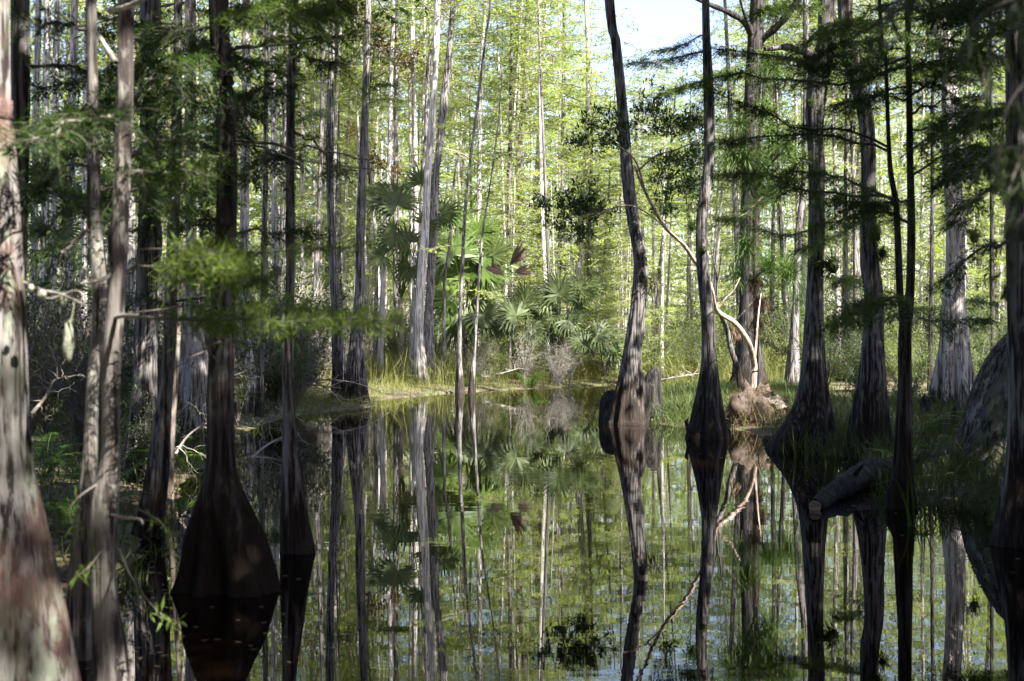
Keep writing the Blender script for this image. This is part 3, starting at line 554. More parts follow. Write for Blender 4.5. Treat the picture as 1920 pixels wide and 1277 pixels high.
# dark tiers crossing the right woods
for q, (key, pts, dd) in enumerate([
    ('T34', [(1667,277),(1590,245),(1500,240),(1420,205),(1335,172)], (12.2, 12)), ('T34', [(1668,285),(1600,262),(1500,255),(1400,258),(1350,262)], (12.2, 13)),
    ('T34', [(1680,372),(1590,365),(1500,355),(1440,330),(1345,328)], (12.2, 11.5)), ('T34', [(1681,376),(1600,340),(1540,325),(1470,322)], (12.2, 13)),
    ('T35', [(1704,105),(1620,130),(1540,128),(1440,100),(1340,92)], (12, 13.5)), ('T35', [(1704,118),(1610,150),(1500,152),(1400,142),(1320,150)], (12, 12)),
    ('T35', [(1703,60),(1780,95),(1860,70),(1910,40)], (12, 10)), ('T35', [(1705,180),(1770,140),(1830,110),(1900,108)], (12, 11)),
    ('T35', [(1706,215),(1760,190),(1840,180)], (12, 12)), ('T33', [(1612,160),(1680,128),(1760,140),(1820,150)], (19.5, 17)), ('T33', [(1640,560),(1600,520),(1575,530)], (19.5, 18)),
    ('T32', [(1530,330),(1460,345),(1400,400),(1350,410)], (19, 17)), ('T32', [(1530,90),(1600,112),(1680,108),(1740,125)], (19, 17)), ('T32', [(1530,430),(1470,440),(1400,425)], (19, 18)),
    ('T33', [(1629,400),(1570,440),(1500,470)], (19, 17)), ('T36', [(1786,300),(1850,310),(1900,350)], (26, 22)), ('T30', [(1328,95),(1290,100),(1240,115),(1185,120)], (21, 19)),
    ('T30', [(1329,150),(1290,162),(1240,175)], (21, 19)), ('T30', [(1326,60),(1280,85),(1230,95)], (21, 20)), ('T35', [(1708,420),(1650,400),(1590,408),(1520,425)], (12, 12.5)),
    ('T35', [(1708,330),(1770,290),(1850,275)], (12, 11)), ('T38', [(1900,200),(1830,215),(1760,260)], (9.6, 9)), ('T38', [(1900,330),(1840,360),(1790,420)], (9.6, 9)), ('T38', [(1900,60),(1830,30),(1740,20),(1640,10)], (9.6, 9)),
    ('T38', [(1900,120),(1800,80),(1700,70),(1600,95)], (9.6, 10)), ('T38', [(1900,450),(1830,470),(1760,540)], (9.6, 10)), ('T34', [(1655,60),(1600,40),(1560,60)], (12, 11))]):
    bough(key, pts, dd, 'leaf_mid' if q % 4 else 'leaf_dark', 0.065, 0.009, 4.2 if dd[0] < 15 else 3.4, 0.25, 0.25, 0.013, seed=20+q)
# shaded foliage over the left third
LB = [('T7',(420,100),(560,75),1),('T7',(425,260),(700,300),.2),('T7',(430,420),(330,420),1),('T7',(415,60),(250,70),1),('T7',(424,330),(290,390),1),('T4',(280,130),(60,170),1),('T4',(280,260),(90,300),1),('T4',(280,350),(120,400),1),('T4',(280,60),(430,110),1),
      ('T5',(330,170),(180,210),1),('T5',(330,250),(440,235),1),('T5',(325,330),(200,350),1),('T5',(322,520),(420,560),.6),('T5',(330,60),(180,30),1),('T1b',(38,120),(230,160),1),('T1b',(38,250),(260,290),1),('T1b',(36,340),(200,400),1),
      ('T2',(230,210),(60,260),1),('T2',(228,330),(390,330),1),('T2',(230,300),(350,250),1),('T6',(357,300),(200,330),1),('T6',(357,200),(480,215),1),('T8',(550,75),(700,62),1),('T8',(547,110),(650,135),.8),
      ('T8',(549,45),(640,20),1),('T8',(546,240),(640,330),.6),('T3',(172,60),(60,40),1),('T3',(174,300),(60,360),1),('T3',(176,200),(90,230),1),('T3',(178,420),(90,520),.6),('T8',(550,30),(440,10),1),('T7',(418,30),(520,5),1),('T7',(410,640),(330,690),0.1),
      ('T9',(245,350),(150,380),1),('T9',(245,200),(330,190),1),('T6',(357,420),(440,470),1),('T4',(278,420),(190,470),.8),('T16',(686,100),(600,130),.9),('T16',(676,360),(760,350),.9),('T16',(683,180),(740,160),.8),('T16',(680,320),(600,330),.8),('T15',(620,200),(560,230),.8)]
for q, (key, a, b_, dn) in enumerate(LB):
    d0 = TREES[key][2]; ax, _ = trunk_px(key, a[1]); mx = (a[0]+b_[0])/2; my = (a[1]+b_[1])/2-R.uniform(0, 14)
    dz = R.uniform(-0.6, 0.3) if d0 < 12 else R.uniform(-2, 1)
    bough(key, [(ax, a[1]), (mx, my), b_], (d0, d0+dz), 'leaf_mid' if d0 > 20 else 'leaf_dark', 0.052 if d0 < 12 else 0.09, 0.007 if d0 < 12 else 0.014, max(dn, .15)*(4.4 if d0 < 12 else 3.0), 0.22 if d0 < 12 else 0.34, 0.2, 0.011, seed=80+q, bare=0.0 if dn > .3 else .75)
for q in range(34):
    key = R.choice(['T3', 'T4', 'T5', 'T6', 'T7', 'T4', 'T7', 'T9', 'T10', 'T11', 'T12']); y = R.uniform(-10, 500) if q < 28 else R.uniform(450, 620); x, d0 = trunk_px(key, y); sg = R.choice([-1, 1]); L = R.uniform(90, 190)*(1 if d0 < 15 else .6)
    bough(key, [(x, y), (x+sg*L*.5, y+R.uniform(-20, 12)), (x+sg*L, y+R.uniform(-10, 50))], (d0, d0+R.uniform(-1, .5)), 'leaf_mid' if d0 > 20 else 'leaf_dark', .052 if d0 < 12 else .09, .007 if d0 < 12 else .014, 4.0, .24 if d0 < 12 else .34, .25, .009, seed=900+q)
for q in range(44):
    key = R.choice(['T32', 'T33', 'T34', 'T35', 'T36', 'T38', 'T31', 'T35', 'T38', 'T42']) if q < 30 else R.choice(['T7', 'T8', 'T4', 'T6', 'T5']); y = R.uniform(-10, 330) if q < 24 or q >= 30 else R.uniform(330, 600); x, d0 = trunk_px(key, y); sg = R.choice([-1, 1, -1]) if key != 'T38' else -1; L = R.uniform(80, 200)*(1 if d0 < 15 else .7)
    bough(key, [(x, y), (x+sg*L*.5, y+R.uniform(-20, 10)), (x+sg*L, y+R.uniform(-10, 50))], (d0, d0+R.uniform(-1.5, .5)), 'leaf_mid' if q % 3 == 0 or d0 > 20 else 'leaf_dark', .06 if d0 < 15 else .085, .009 if d0 < 15 else .014, 4.6, .27 if d0 < 15 else .34, .28, .009, seed=1100+q)
# small living sprays on the sunlit bank trees
for q in range(60):
    key = R.choice(['T15', 'T16', 'T16b', 'T18', 'T20', 'T21', 'T22', 'T23', 'T24', 'T25', 'T25b', 'T26', 'T27', 'T28', 'T39', 'T40', 'T15b', 'T13'])
    y = R.uniform(20, 560); x, d0 = trunk_px(key, y); sg = R.choice([-1, 1]); L = R.uniform(35, 85)
    bough(key, [(x, y), (x+sg*L*0.5, y-R.uniform(-5, 12)), (x+sg*L, y+R.uniform(-8, 16))], (d0, d0+R.uniform(-2.5, 1.5)), 'leaf_far', 0.13, 0.030, 1.5, 0.42, 0.15, 0.014, seed=200+q)
# bare limbs
def bare_limb(key, pts, dd, w0, w1, name='limb', m_='bark_dark', sides=8):
    root, base, d_c, Q = TREES[key]
    p = np.array([PX(x, y, d) for (x, y), d in zip(pts, np.linspace(dd[0], dd[1], len(pts)))])-base
    p = spline(p, 14); mb = MB(); r = np.linspace(w0, w1, 14)/2/FPX*dd[0]; r *= 1+0.12*np.sin(np.arange(14)*2.3)
    mb.tube(p, r, sides, 0); return obj(name, mb.mesh(name, [m_]), root)
dF = TREES['T31'][2]; d32 = TREES['T32'][2]
bare_limb('T31', [(1412,95),(1402,48),(1370,25),(1330,8),(1285,-12)], (dF, dF-1), 16, 7)
bare_limb('T31', [(1420,80),(1448,58),(1475,30),(1500,-6),(1512,-40)], (dF, dF-1), 15, 12)
bare_limb('T31', [(1416,78),(1400,40),(1385,-10)], (dF, dF-1), 8, 4)
bare_limb('T32', [(1532,108),(1510,98),(1478,88),(1434,92)], (d32, d32-.5), 20, 9, 'dead_limb', 'bark_grey')
bare_limb('T32', [(1530,112),(1490,110),(1450,110)], (d32, d32-.5), 9, 4, 'dead_limb', 'bark_grey')
bare_limb('T32', [(1535,105),(1575,103),(1612,102)], (d32, d32-.5), 12, 5, 'dead_limb', 'bark_grey')
dT2 = TREES['T2'][2]
bare_limb('T2', [(212,596),(235,592),(262,592)], (dT2, dT2-.3), 9, 7, 'branch_stub', 'twig_pale')
bare_limb('T2', [(226,520),(212,500),(206,440),(222,380),(221,340)], (dT2, dT2-.1), 11, 6, 'limb', 'bark_near_pale')
bare_limb('T2', [(215,510),(190,525),(165,530),(145,532)], (dT2, dT2-.3), 9, 4, 'dead_branch', 'twig_pale')
bare_limb('T2', [(205,20),(230,15),(255,5),(275,-6)], (dT2, dT2-.5), 10, 9, 'limb', 'twig_pale')
bare_limb('T2', [(182,60),(200,90),(218,118)], (dT2, dT2-.5), 6, 10, 'limb', 'twig_pale')
bare_limb('T2', [(196,962),(230,970),(262,974),(268,984)], (dT2, dT2-.3), 7, 4, 'dead_branch', 'twig_pale')
bare_limb('T1', [(45,530),(80,545),(115,552),(165,575)], (5.3, 5.0), 7, 4, 'dead_branch', 'twig_pale')
bare_limb('T1', [(46,535),(90,560),(140,545),(160,556)], (5.3, 5.2), 5, 3, 'dead_branch', 'twig_pale')
d7 = TREES['T7'][2]
bare_limb('T7', [(395,172),(350,158),(300,148),(264,150)], (d7, d7-.3), 7, 4, 'dead_branch', 'twig_pale')
bare_limb('T7', [(436,92),(480,88),(545,82),(640,70)], (d7, d7-.5), 5, 2, 'branch', 'twig')
bare_limb('T7', [(440,268),(500,278),(560,300),(700,318)], (d7, d7-.5), 5, 2, 'branch', 'twig')
def blob(mb, c, r, mi, seed, n1=14, n2=10, amp=0.2):
    th = np.linspace(0, 2*np.pi, n1, endpoint=False); ph = np.linspace(0.02, np.pi-0.02, n2)
    V = np.empty((n2, n1, 3)); c = np.array(c)
    for a in range(n2):
        for b_ in range(n1):
            dv = np.array([math.sin(ph[a])*math.cos(th[b_]), math.sin(ph[a])*math.sin(th[b_]), math.cos(ph[a])])
            V[a, b_] = c+dv*np.array(r)*(1+amp*mnoise.noise(Vector(dv*2.2)+Vector((seed, 0, 0)))+amp*0.5*mnoise.noise(Vector(dv*6)+Vector((seed, 3, 0))))
    i = np.arange(n2-1)[:, None]*n1; j = np.arange(n1)[None]; jn = (j+1) % n1
    mb.add(V.reshape(-1, 3), np.stack([i+j, i+n1+j, i+n1+jn, i+jn], -1).reshape(-1, 4), mi, True)
for (x, y, rx, rz) in ((128, 640, 10, 38), (78, 552, 9, 8), (58, 540, 6, 7), (118, 562, 6, 12)):
    mb = MB(); c = PX(x, y, 5.1)-TREES['T1'][1]; blob(mb, c, (rx/FPX*5, rx/FPX*5, rz/FPX*5), 0, x, amp=0.4)
    if y > 600: mb.tube([PX(140, 560, 5.1)-TREES['T1'][1], PX(136, 590, 5.1)-TREES['T1'][1], c+[0, 0, .04]], [.002, .003, .008], 5, 0)
    obj('hanging_moss', mb.mesh('hanging_moss', ['moss_lump']), TREES['T1'][0])
# lanceolate shoots low in the left foreground
def lance(mb, c, r, n, L, W, rs, mi=1, down=0.3, stem=None):
    P = np.array(c)+rs.normal(0, 1, (n, 3))*np.array(r); D = rs.normal(0, 1, (n, 3))-[0, 0, down*2]; D /= np.linalg.norm(D, axis=1, keepdims=True)
    mb.leaves(P, D, L*rs.uniform(.6, 1.2, n), W*rs.uniform(.7, 1.2, n), mi)
for q, (x0, y0, pts) in enumerate([(205, 880, [(300, 925), (360, 935), (395, 950)]), (205, 930, [(270, 960), (310, 990), (320, 1040)]), (196, 900, [(150, 930), (130, 960), (140, 1000)]), (210, 1000, [(250, 1090), (300, 1150), (330, 1165)]),
                                   (190, 870, [(120, 880), (90, 900), (70, 930)]), (205, 1010, [(170, 1060), (145, 1080)])]):
    mb = MB(); rs = np.random.RandomState(q); b0 = TREES['T2'][1]
    if q in (0, 4): continue
    pp = spline(np.array([PX(x, y, dT2-0.1*k_) for k_, (x, y) in enumerate([(x0, y0)]+pts)])-b0, 12); mb.tube(pp, np.linspace(.006, .0015, 12), 5, 0)
    for k_ in range(4, 12): lance(mb, pp[k_], .010, 4, .06, .011, rs)
    obj('leafy_shoot', mb.mesh('leafy_shoot', ['twig', 'leaf_bright']), TREES['T2'][0])

# ------------------------------------------------------------------ leaning mossy stump, knee, log, mound
add_tree('T37', 'leaning_stump', 'huge mossy trunk leaning in from the right edge, broken off at its top', 'stump', 885,
  [(1985,570,60),(1965,600,80),(1950,632,104),(1935,670,118),(1915,720,128),(1897,770,138),(1882,820,150),(1866,868,172),(1862,884,180)], barkm='bark_moss', height=0, flute=0.5, sides=44)
def knee(name, label, x, yb, prof, bm='log', cat='cypress knee', seed=1):
    d, g = depth_of(x, yb); mb = MB(); b0 = PX(x, yb, d); root_z = b0[2]
    P = [[0, 0, -0.3, prof[0][2]/2/FPX*d*1.1]]+[[(px_-x)/FPX*d, 0, (yb-y)/FPX*d, max(w_, 1)/2/FPX*d] for px_, y, w_ in prof]
    Q = spline(P, 40); Q[:, 3] = np.maximum(Q[:, 3], .003)
    o = obj(name, trunk_mesh(Q, 0.35, 22, [bm], seed, rough=0.09), None, b0); o['label'] = label; o['category'] = cat; return o
knee('cypress_knee', 'tall dark rounded cypress knee standing just right of the big bending cypress', 1223, 786, [(1223,786,38),(1224,765,34),(1223,745,34),(1223,725,32),(1225,710,27),(1227,698,19),(1228,691,11),(1228,687,3)])
knee('cypress_knee', 'low dark shoulder of wood against the left side of the big bending cypress', 1150, 792, [(1149,792,50),(1149,775,46),(1148,755,38),(1148,742,30),(1149,734,20),(1149,731,4)], seed=3)
knee('cypress_knee', 'small hooked knee in the water at the left foot of the straight dark cypress', 1292, 824, [(1292,824,14),(1291,810,9),(1288,798,7),(1287,790,6),(1290,785,2)], seed=5)
knee('cypress_knee', 'low black knob at the left toe of the broad skirted cypress', 1446, 829, [(1446,829,30),(1446,822,26),(1445,816,16),(1445,813,4)], seed=7)
for q, (x, yb, h, w_) in enumerate([(1790, 800, 40, 26), (1735, 790, 50, 30), (1760, 812, 34, 40), (1420, 735, 36, 30)]):
    knee('cypress_knee', ['short knobbly knee in front of the pale ribbed cypress', 'dark knee left of the pale ribbed cypress foot', 'broad low knee in shade below the pale ribbed cypress', 'small grey knee behind the needle covered mound'][q], x, yb, [(x, yb, w_), (x, yb-h*.5, w_*.7), (x, yb-h*.85, w_*.5), (x, yb-h, 3)], seed=11+q)
lg = thing('fallen_log', 'dark waterlogged log lying off the muddy right shore with a pale sawn end', 'log', PX(1600, 905, 13.2))
lb = np.array([13.2*(1600-CX)/FPX, 13.2, PX(1600, 905, 13.2)[2]])
lp = []
for (x, y, w_, z) in [(1528, 946, 30, .03), (1556, 926, 35, .05), (1580, 910, 40, .08), (1606, 893, 42, .10), (1636, 882, 50, .11), (1668, 876, 48, .10), (1700, 874, 50, .10), (1745, 868, 50, .12), (1800, 858, 56, .12), (1850, 852, 60, .08)]:
    d_ = (HC-z)*FPX/(y+4-CY); lp.append([*(PX(x, y+4, d_)), w_/2/FPX*d_])
lp = spline(np.array(lp), 30); mb = MB(); mb.tube(lp[:, :3]-lb, lp[:, 3], 22, 0); V_ = mb.v[0]; cc_ = np.repeat(lp[:, :3]-lb, 22, 0)
V_ += (V_-cc_)*np.array([.22*mnoise.noise(Vector(v_*5))+.14*mnoise.noise(Vector(v_*17)) for v_ in V_])[:, None]
for i_, dv in ((8, (.1, -.05, .16)), (14, (-.12, .02, .12)), (19, (.02, -.1, .14))): p_ = lp[i_, :3]-lb; mb.tube([p_, p_+np.array(dv)*.7, p_+np.array(dv)*1.1+[.02, 0, .01]], [.03, .022, .006], 7, 0)
obj('log_bark', mb.mesh('log_bark', ['log']), lg)
mb = MB(); ax = lp[0, :3]-lp[1, :3]; ax /= np.linalg.norm(ax); c = lp[0, :3]-lb
mb.tube([c-ax*.02, c+ax*.012, c+ax*.004], [lp[0, 3]*.84, lp[0, 3]*.76, .001], 16, 0, smooth=False); V_ = mb.v[0]; V_ += np.array([[.02*mnoise.noise(Vector(v_*30)) for _ in range(3)] for v_ in V_]); obj('cut_end', mb.mesh('cut_end', ['cut']), lg)
mdp, mg = depth_of(1425, 800); mound = thing('root_mound', 'low mound covered in rust brown pine needles with a pale lichened stone on it', 'mound', (PX(1425, 800, mdp)[0], mdp+.5, 0))
mb = MB(); blob(mb, (0.05, 0.1, .02), (.50, .5, .56), 0, 4, 36, 26, .6); obj('mound_body', mb.mesh('mound_body', ['needle_litter']), mound)
mb = MB(); blob(mb, (.28, -.02, .36), (.18, .16, .13), 0, 9, 30, 20, .9); obj('stone', mb.mesh('stone', ['stone']), mound)
mb = MB(); rs = np.random.RandomState(2); P = rs.normal(0, 1, (2200, 3)); P /= np.linalg.norm(P, axis=1, keepdims=True); P[:, 2] = abs(P[:, 2]); P = P*[.54, .54, .60]*rs.uniform(.92, 1.15, (2200, 1))+[.05, .1, .02]
D = rs.normal(0, 1, (2200, 3)); D[:, 2] -= .5; D /= np.linalg.norm(D, axis=1, keepdims=True); mb.leaves(P, D, .16, .007, 0); obj('needle_cover', mb.mesh('needle_cover', ['leaf_pine_dead']), mound)

# ------------------------------------------------------------------ crooked saplings with dark waxy leaves
def stem_thing(name, label, cat, base, stems, m_='bark_smooth', sides=8, part='stem'):
    r_ = thing(name, label, cat, base)
    for pts in stems:
        p = np.array([list(PX(x, y, d))+[w_/2/FPX*d] for x, y, w_, d in pts]); p[:, :3] -= base; Q = spline(p, 8*len(pts)); mb = MB()
        mb.tube(Q[:, :3], np.maximum(Q[:, 3], .002), sides, 0); obj(part, mb.mesh(part, [m_]), r_)
    return r_
b0 = PX(1409, 772, 26.5)
sap = stem_thing('crooked_sapling', 'crooked pale sapling on the needle covered mound, its long limb arching left over the water', 'sapling', b0,
  [[(1411,790,13,26.5),(1409,772,12,26.5),(1413,720,12,26.5),(1414,685,12,26.5),(1407,652,11,26.2),(1396,629,10,26),(1376,604,10,25.8),(1344,582,9,25.5),(1335,545,8,25),(1327,525,8,25),(1303,490,8,24.5),(1280,457,7,24),(1250,430,6,23.5),(1228,395,6,23.2),(1205,350,5,23),(1190,312,4,23)],
   [(1413,690,7,26.5),(1418,640,4.5,26.6),(1422,590,3,26.8),(1427,550,1.5,27)], [(1208,352,4,23),(1190,300,3,22.8),(1150,270,3,22.5),(1110,268,2,22.4)],
   [(1196,320,4,23),(1230,292,3.5,22.6),(1270,280,3,22.5),(1310,262,2,22.4)], [(1280,457,4,24),(1230,412,3,23),(1180,385,3,22.6),(1120,400,2.5,22.4),(1060,410,2,22.4)], [(1344,582,5,25.5),(1360,560,3,25.4),(1375,545,2.5,25.4),(1388,520,1.5,25.4)]])
for q, (x, y, rx, ry, n_) in enumerate([(1222,205,30,32,150),(1262,235,34,28,160),(1300,225,30,26,110),(1152,235,28,28,120),(1112,225,22,18,70),(1085,262,22,14,60),(1135,268,25,14,70),(1075,372,32,22,150),(1112,392,30,30,160),(1060,410,28,22,110),(1020,378,16,12,50),(1090,440,24,14,60),
     (1250,330,26,24,110),(1290,345,30,30,140),(1245,385,22,22,70),(1262,300,30,14,90),(1300,290,26,24,110)]):
    mb = MB(); rs = np.random.RandomState(60+q); d_ = 22.6; cc = PX(x, y, d_)-b0; nk = n_//3
    C_ = cc+rs.normal(0, 1, (nk, 3))*[rx/FPX*d_*.6, .2, ry/FPX*d_*.6]
    for c in C_:
        mb.tube([cc+(c-cc)*.2, c], [.004, .002], 3, 0); A_ = rs.normal(0, 1, 3)*[1, 1, .5]+[0, 0, .7]; A_ /= np.linalg.norm(A_)
        D = A_*.7+rs.normal(0, .6, (11, 3)); D /= np.linalg.norm(D, axis=1, keepdims=True); mb.leaves(c+rs.normal(0, .03, (11, 3)), D, rs.uniform(.07, .11, 11), rs.uniform(.024, .036, 11), 1)
    obj('leaf_cluster', mb.mesh('leaf_cluster', ['twig', 'leaf_broad']), sap)
b1 = PX(1388, 720, 27.5)
stem_thing('crooked_sapling', 'second pale sapling leaning left from the mound toward the straight dark cypress', 'sapling', b1,
  [[(1390,740,15,27.5),(1388,716,13,27.5),(1383,690,11,27.5),(1371,655,10,27.5),(1364,622,9,27.4),(1355,595,8,27),(1345,578,7,27)], [(1364,622,6,27.4),(1350,590,5,27),(1344,560,4,27),(1344,521,3,26.8),(1336,480,2,26.5)], [(1344,535,4,26.8),(1350,505,4,26.7),(1352,478,3,26.6)]], 'bark_grey')
# long-needled pine
b2 = PX(1416, 742, 30)
pine = stem_thing('slash_pine', 'young long-needled pine with hanging rusty needles in front of the dark forked tree', 'pine tree', b2,
  [[(1416,745,15,30),(1417,680,12,29.9),(1419,600,11,29.8),(1416,500,10,29.6),(1416,400,9,29.5),(1422,300,8,29.4),(1430,200,7,29.4),(1436,120,5,29.3)], [(1416,520,5,29.6),(1440,505,4,28.8),(1478,512,3,28)], [(1417,480,5,29.6),(1400,462,4,28.6)], [(1420,350,5,29.4),(1450,300,4,28.6),(1475,285,3,28)],
   [(1418,380,5,29.4),(1395,330,4,28.6),(1368,305,3,28)], [(1416,560,4,29.7),(1380,600,3,29),(1362,600,3,28.5)]], 'bark_pine', part='trunk')
for q, (x, y, r, nm, n_) in enumerate([(1478,512,40,'g',210),(1440,502,34,'g',170),(1400,465,36,'g',190),(1382,520,26,'g',90),(1475,285,40,'g',200),(1450,262,36,'g',170),(1430,310,40,'g',190),(1395,300,42,'g',210),(1368,300,32,'g',130),(1415,345,36,'g',170),(1440,370,34,'g',140),(1390,235,30,'g',120),(1430,215,34,'g',140),(1436,130,34,'g',150),(1500,560,26,'g',60),
     (1362,600,24,'g',80),(1424,560,22,'r',110),(1418,600,18,'r',80),(1372,612,22,'r',80),(1412,520,22,'r',90)]):
    n_ = int(n_*1.7); mb = MB(); rs = np.random.RandomState(90+q); d_ = 28.0; c = PX(x, y, d_)-b2; L = 1.35*r/FPX*d_
    D = rs.normal(0, 1, (n_, 3))+([0, 0, .35] if nm == 'g' else [0, 0, -1.6]); D /= np.linalg.norm(D, axis=1, keepdims=True); P = c+rs.normal(0, .05, (n_, 3)); l_ = L*rs.uniform(.55, .8, n_)
    mb.leaves(P, D, l_, .014, 0); E = P+D*l_[:, None]*.8; D2 = D-[0, 0, .8]; D2 /= np.linalg.norm(D2, axis=1, keepdims=True); mb.leaves(E, D2, l_*.7, .013, 0)
    obj('needle_tuft', mb.mesh('needle_tuft', ['leaf_pine' if nm == 'g' else 'leaf_pine_dead']), pine)

# ------------------------------------------------------------------ fan palms
def fan(parent, base, c, R_, ang, yaw, m_, seed, spread=2.1, n_=34, from_=None):
    rs = np.random.RandomState(seed); mb = MB(); a = math.radians(ang)
    u = np.array([math.sin(a), 0, math.cos(a)]); nrm = np.array([math.sin(yaw)*.9, -math.cos(yaw)*.9, .45+.3*rs.uniform()]); nrm -= u*(u@nrm); nrm /= np.linalg.norm(nrm); v = np.cross(nrm, u)
    th = np.linspace(-spread, spread, n_)+rs.normal(0, .02, n_); D = np.cos(th)[:, None]*u+np.sin(th)[:, None]*v+nrm*(0.12*np.where(np.arange(n_) % 2, 1, -1)[:, None])
    D += nrm*-.0; D /= np.linalg.norm(D, axis=1, keepdims=True); L = R_*(1-.22*np.abs(th)/spread)*rs.uniform(.9, 1.05, n_); c = np.array(c)
    mb.leaves(np.tile(c, (n_, 1)), D, L*.9, R_*.125, 0, U=np.tile(nrm, (n_, 1))+rs.normal(0, .25, (n_, 3)))
    E = c+D*L[:, None]*.62; D2 = D-[0, 0, .45]; D2 /= np.linalg.norm(D2, axis=1, keepdims=True); mb.leaves(E, D2, L*.5, R_*.045, 0, U=np.tile(nrm, (n_, 1)))
    f = np.array(from_) if from_ is not None else c-u*R_*1.1-[0, 0, .2]
    mb.tube(spline(np.array([f, (f+c)/2+[0, 0, .12], c]), 6), [.018, .016, .014, .013, .012, .01], 4, 0)
    obj('frond', mb.mesh('frond', [m_]), parent)
def palm(label, x, yb, fans, m_, seed, top=None, trunkw=0, cat='palm'):
    d, g = depth_of(x, yb); base = np.array([(x-CX)/FPX*d, d, g]); r_ = thing('fan_palm', label, cat, base); fr = None
    if top:
        t_ = PX(x, top, d)-base; mb = MB(); zz = np.linspace(-.2, t_[2], 24); rr = trunkw/2/FPX*d*(1+.18*np.sin(np.arange(24)*2.6)); mb.tube(np.stack([zz*0+.02*np.sin(zz*2), zz*0, zz], -1), rr, 10, 0); rs = np.random.RandomState(seed)
        k_ = 70; P = np.stack([np.zeros(k_), np.zeros(k_), rs.uniform(0, t_[2], k_)], -1); D = rs.normal(0, 1, (k_, 3))*[1, 1, .3]+[0, 0, .9]; D /= np.linalg.norm(D, axis=1, keepdims=True); mb.leaves(P+D*[.1, .1, 0], D, .28, .05, 0)
        obj('trunk', mb.mesh('trunk', ['palm_boot']), r_); fr = t_
    for q, (fx, fy, fr_, ang, yaw) in enumerate(fans):
        fr_ *= 1.2 if 'rich' in label else 1.02; dd = d-.6+.25*(q % 4); c = PX(fx, fy, dd)-base; fan(r_, base, c, fr_/FPX*dd, ang, yaw, m_ if not isinstance(m_, list) else m_[q % len(m_)], seed*10+q, from_=fr if fr is not None else (c[0]*.3, c[1]*.3, max(.3, c[2]-1.0)))
palm('tall grey-green fan palm behind the narrow sunlit trunk left of the whitest trunk', 752, 713, [(745,385,62,-25,.3),(715,372,46,-75,.2),(790,345,52,20,-.3),(765,455,60,-60,.5),(740,440,50,-120,0),(795,420,50,60,-.4),(770,500,44,-150,.2),(830,400,46,70,0),(720,480,44,-100,.4)], 'leaf_palm', 1, 560, 9)
palm('rich green fan palm behind the pair of thin leaning poles', 872, 715, [(852,478,60,-20,.2),(905,500,60,75,-.2),(885,572,62,110,.1),(862,600,52,-140,.2),(840,560,52,-90,.4),(925,480,44,40,-.4),(880,520,60,10,0),(835,520,46,-60,.3),(905,590,46,150,-.2),(850,420,44,-10,.2),(895,440,44,30,0)], ['leaf_palm_green', 'leaf_palm_green', 'leaf_palm'], 2, 600, 9)
palm('small grey-green fan palm low to the left of the slender bright white trunk', 985, 713, [(968,592,50,-40,.3),(985,572,46,0,0),(1005,600,40,50,-.3),(955,610,40,-90,.3),(990,620,36,120,0)], 'leaf_palm', 3, 660, 10)
palm('fan palm with one drooping deep green frond right of the slender bright white trunk', 1052, 713, [(1048,552,48,-10,0),(1030,560,44,-60,.2),(1075,570,46,50,-.2),(1042,612,42,175,0),(1065,600,40,140,-.3),(1090,545,44,65,-.4),(1045,585,40,-110,.2)], ['leaf_palm', 'leaf_palm', 'leaf_palm', 'leaf_palm_green'], 4, 640, 10)
palm('low palm with a sideways frond and yellowing tips left of the big bending cypress', 1135, 715, [(1120,628,44,95,.1),(1150,648,40,110,-.3),(1098,640,34,-80,.2),(1140,670,30,60,0)], ['leaf_palm', 'leaf_palm_green'], 5)
palm('shaded fan palm behind the mottled trunk at the left edge', 90, 745, [(92,350,58,-10,.2),(60,385,50,-70,.3),(130,372,52,60,-.2),(80,420,44,-120,0),(115,430,44,130,0),(75,330,40,-30,.1)], 'leaf_palm', 6, 520, 12)
palm('dim fan palm between the tan trunk and the furrowed cypress', 200, 750, [(190,440,44,-40,.2),(215,420,40,40,0),(180,480,40,-100,.2)], 'leaf_palm', 7, 520, 10)
for q, (x, y, L, a) in enumerate([(965, 490, 52, 30), (955, 508, 40, -60), (975, 500, 34, 100)]):
    if q == 0: dfr = thing('dead_frond', 'curled dead brown palm frond caught between the rich green palm and the spiky air plant', 'dead frond', PX(970, 505, 41))
    rs = np.random.RandomState(q); mb = MB(); aa = math.radians(a); n_ = 12; D = np.stack([np.sin(aa+rs.normal(0, .25, n_)), rs.normal(0, .3, n_), np.cos(aa+rs.normal(0, .25, n_))], -1); D /= np.linalg.norm(D, axis=1, keepdims=True)
    mb.leaves(np.tile(PX(x-10, y+8, 41)-PX(970, 505, 41), (n_, 1)), D, L/FPX*41, .10, 0, U=np.tile([0, -1., .3], (n_, 1))); obj('leaf_segment', mb.mesh('leaf_segment', ['leaf_brown']), dfr)

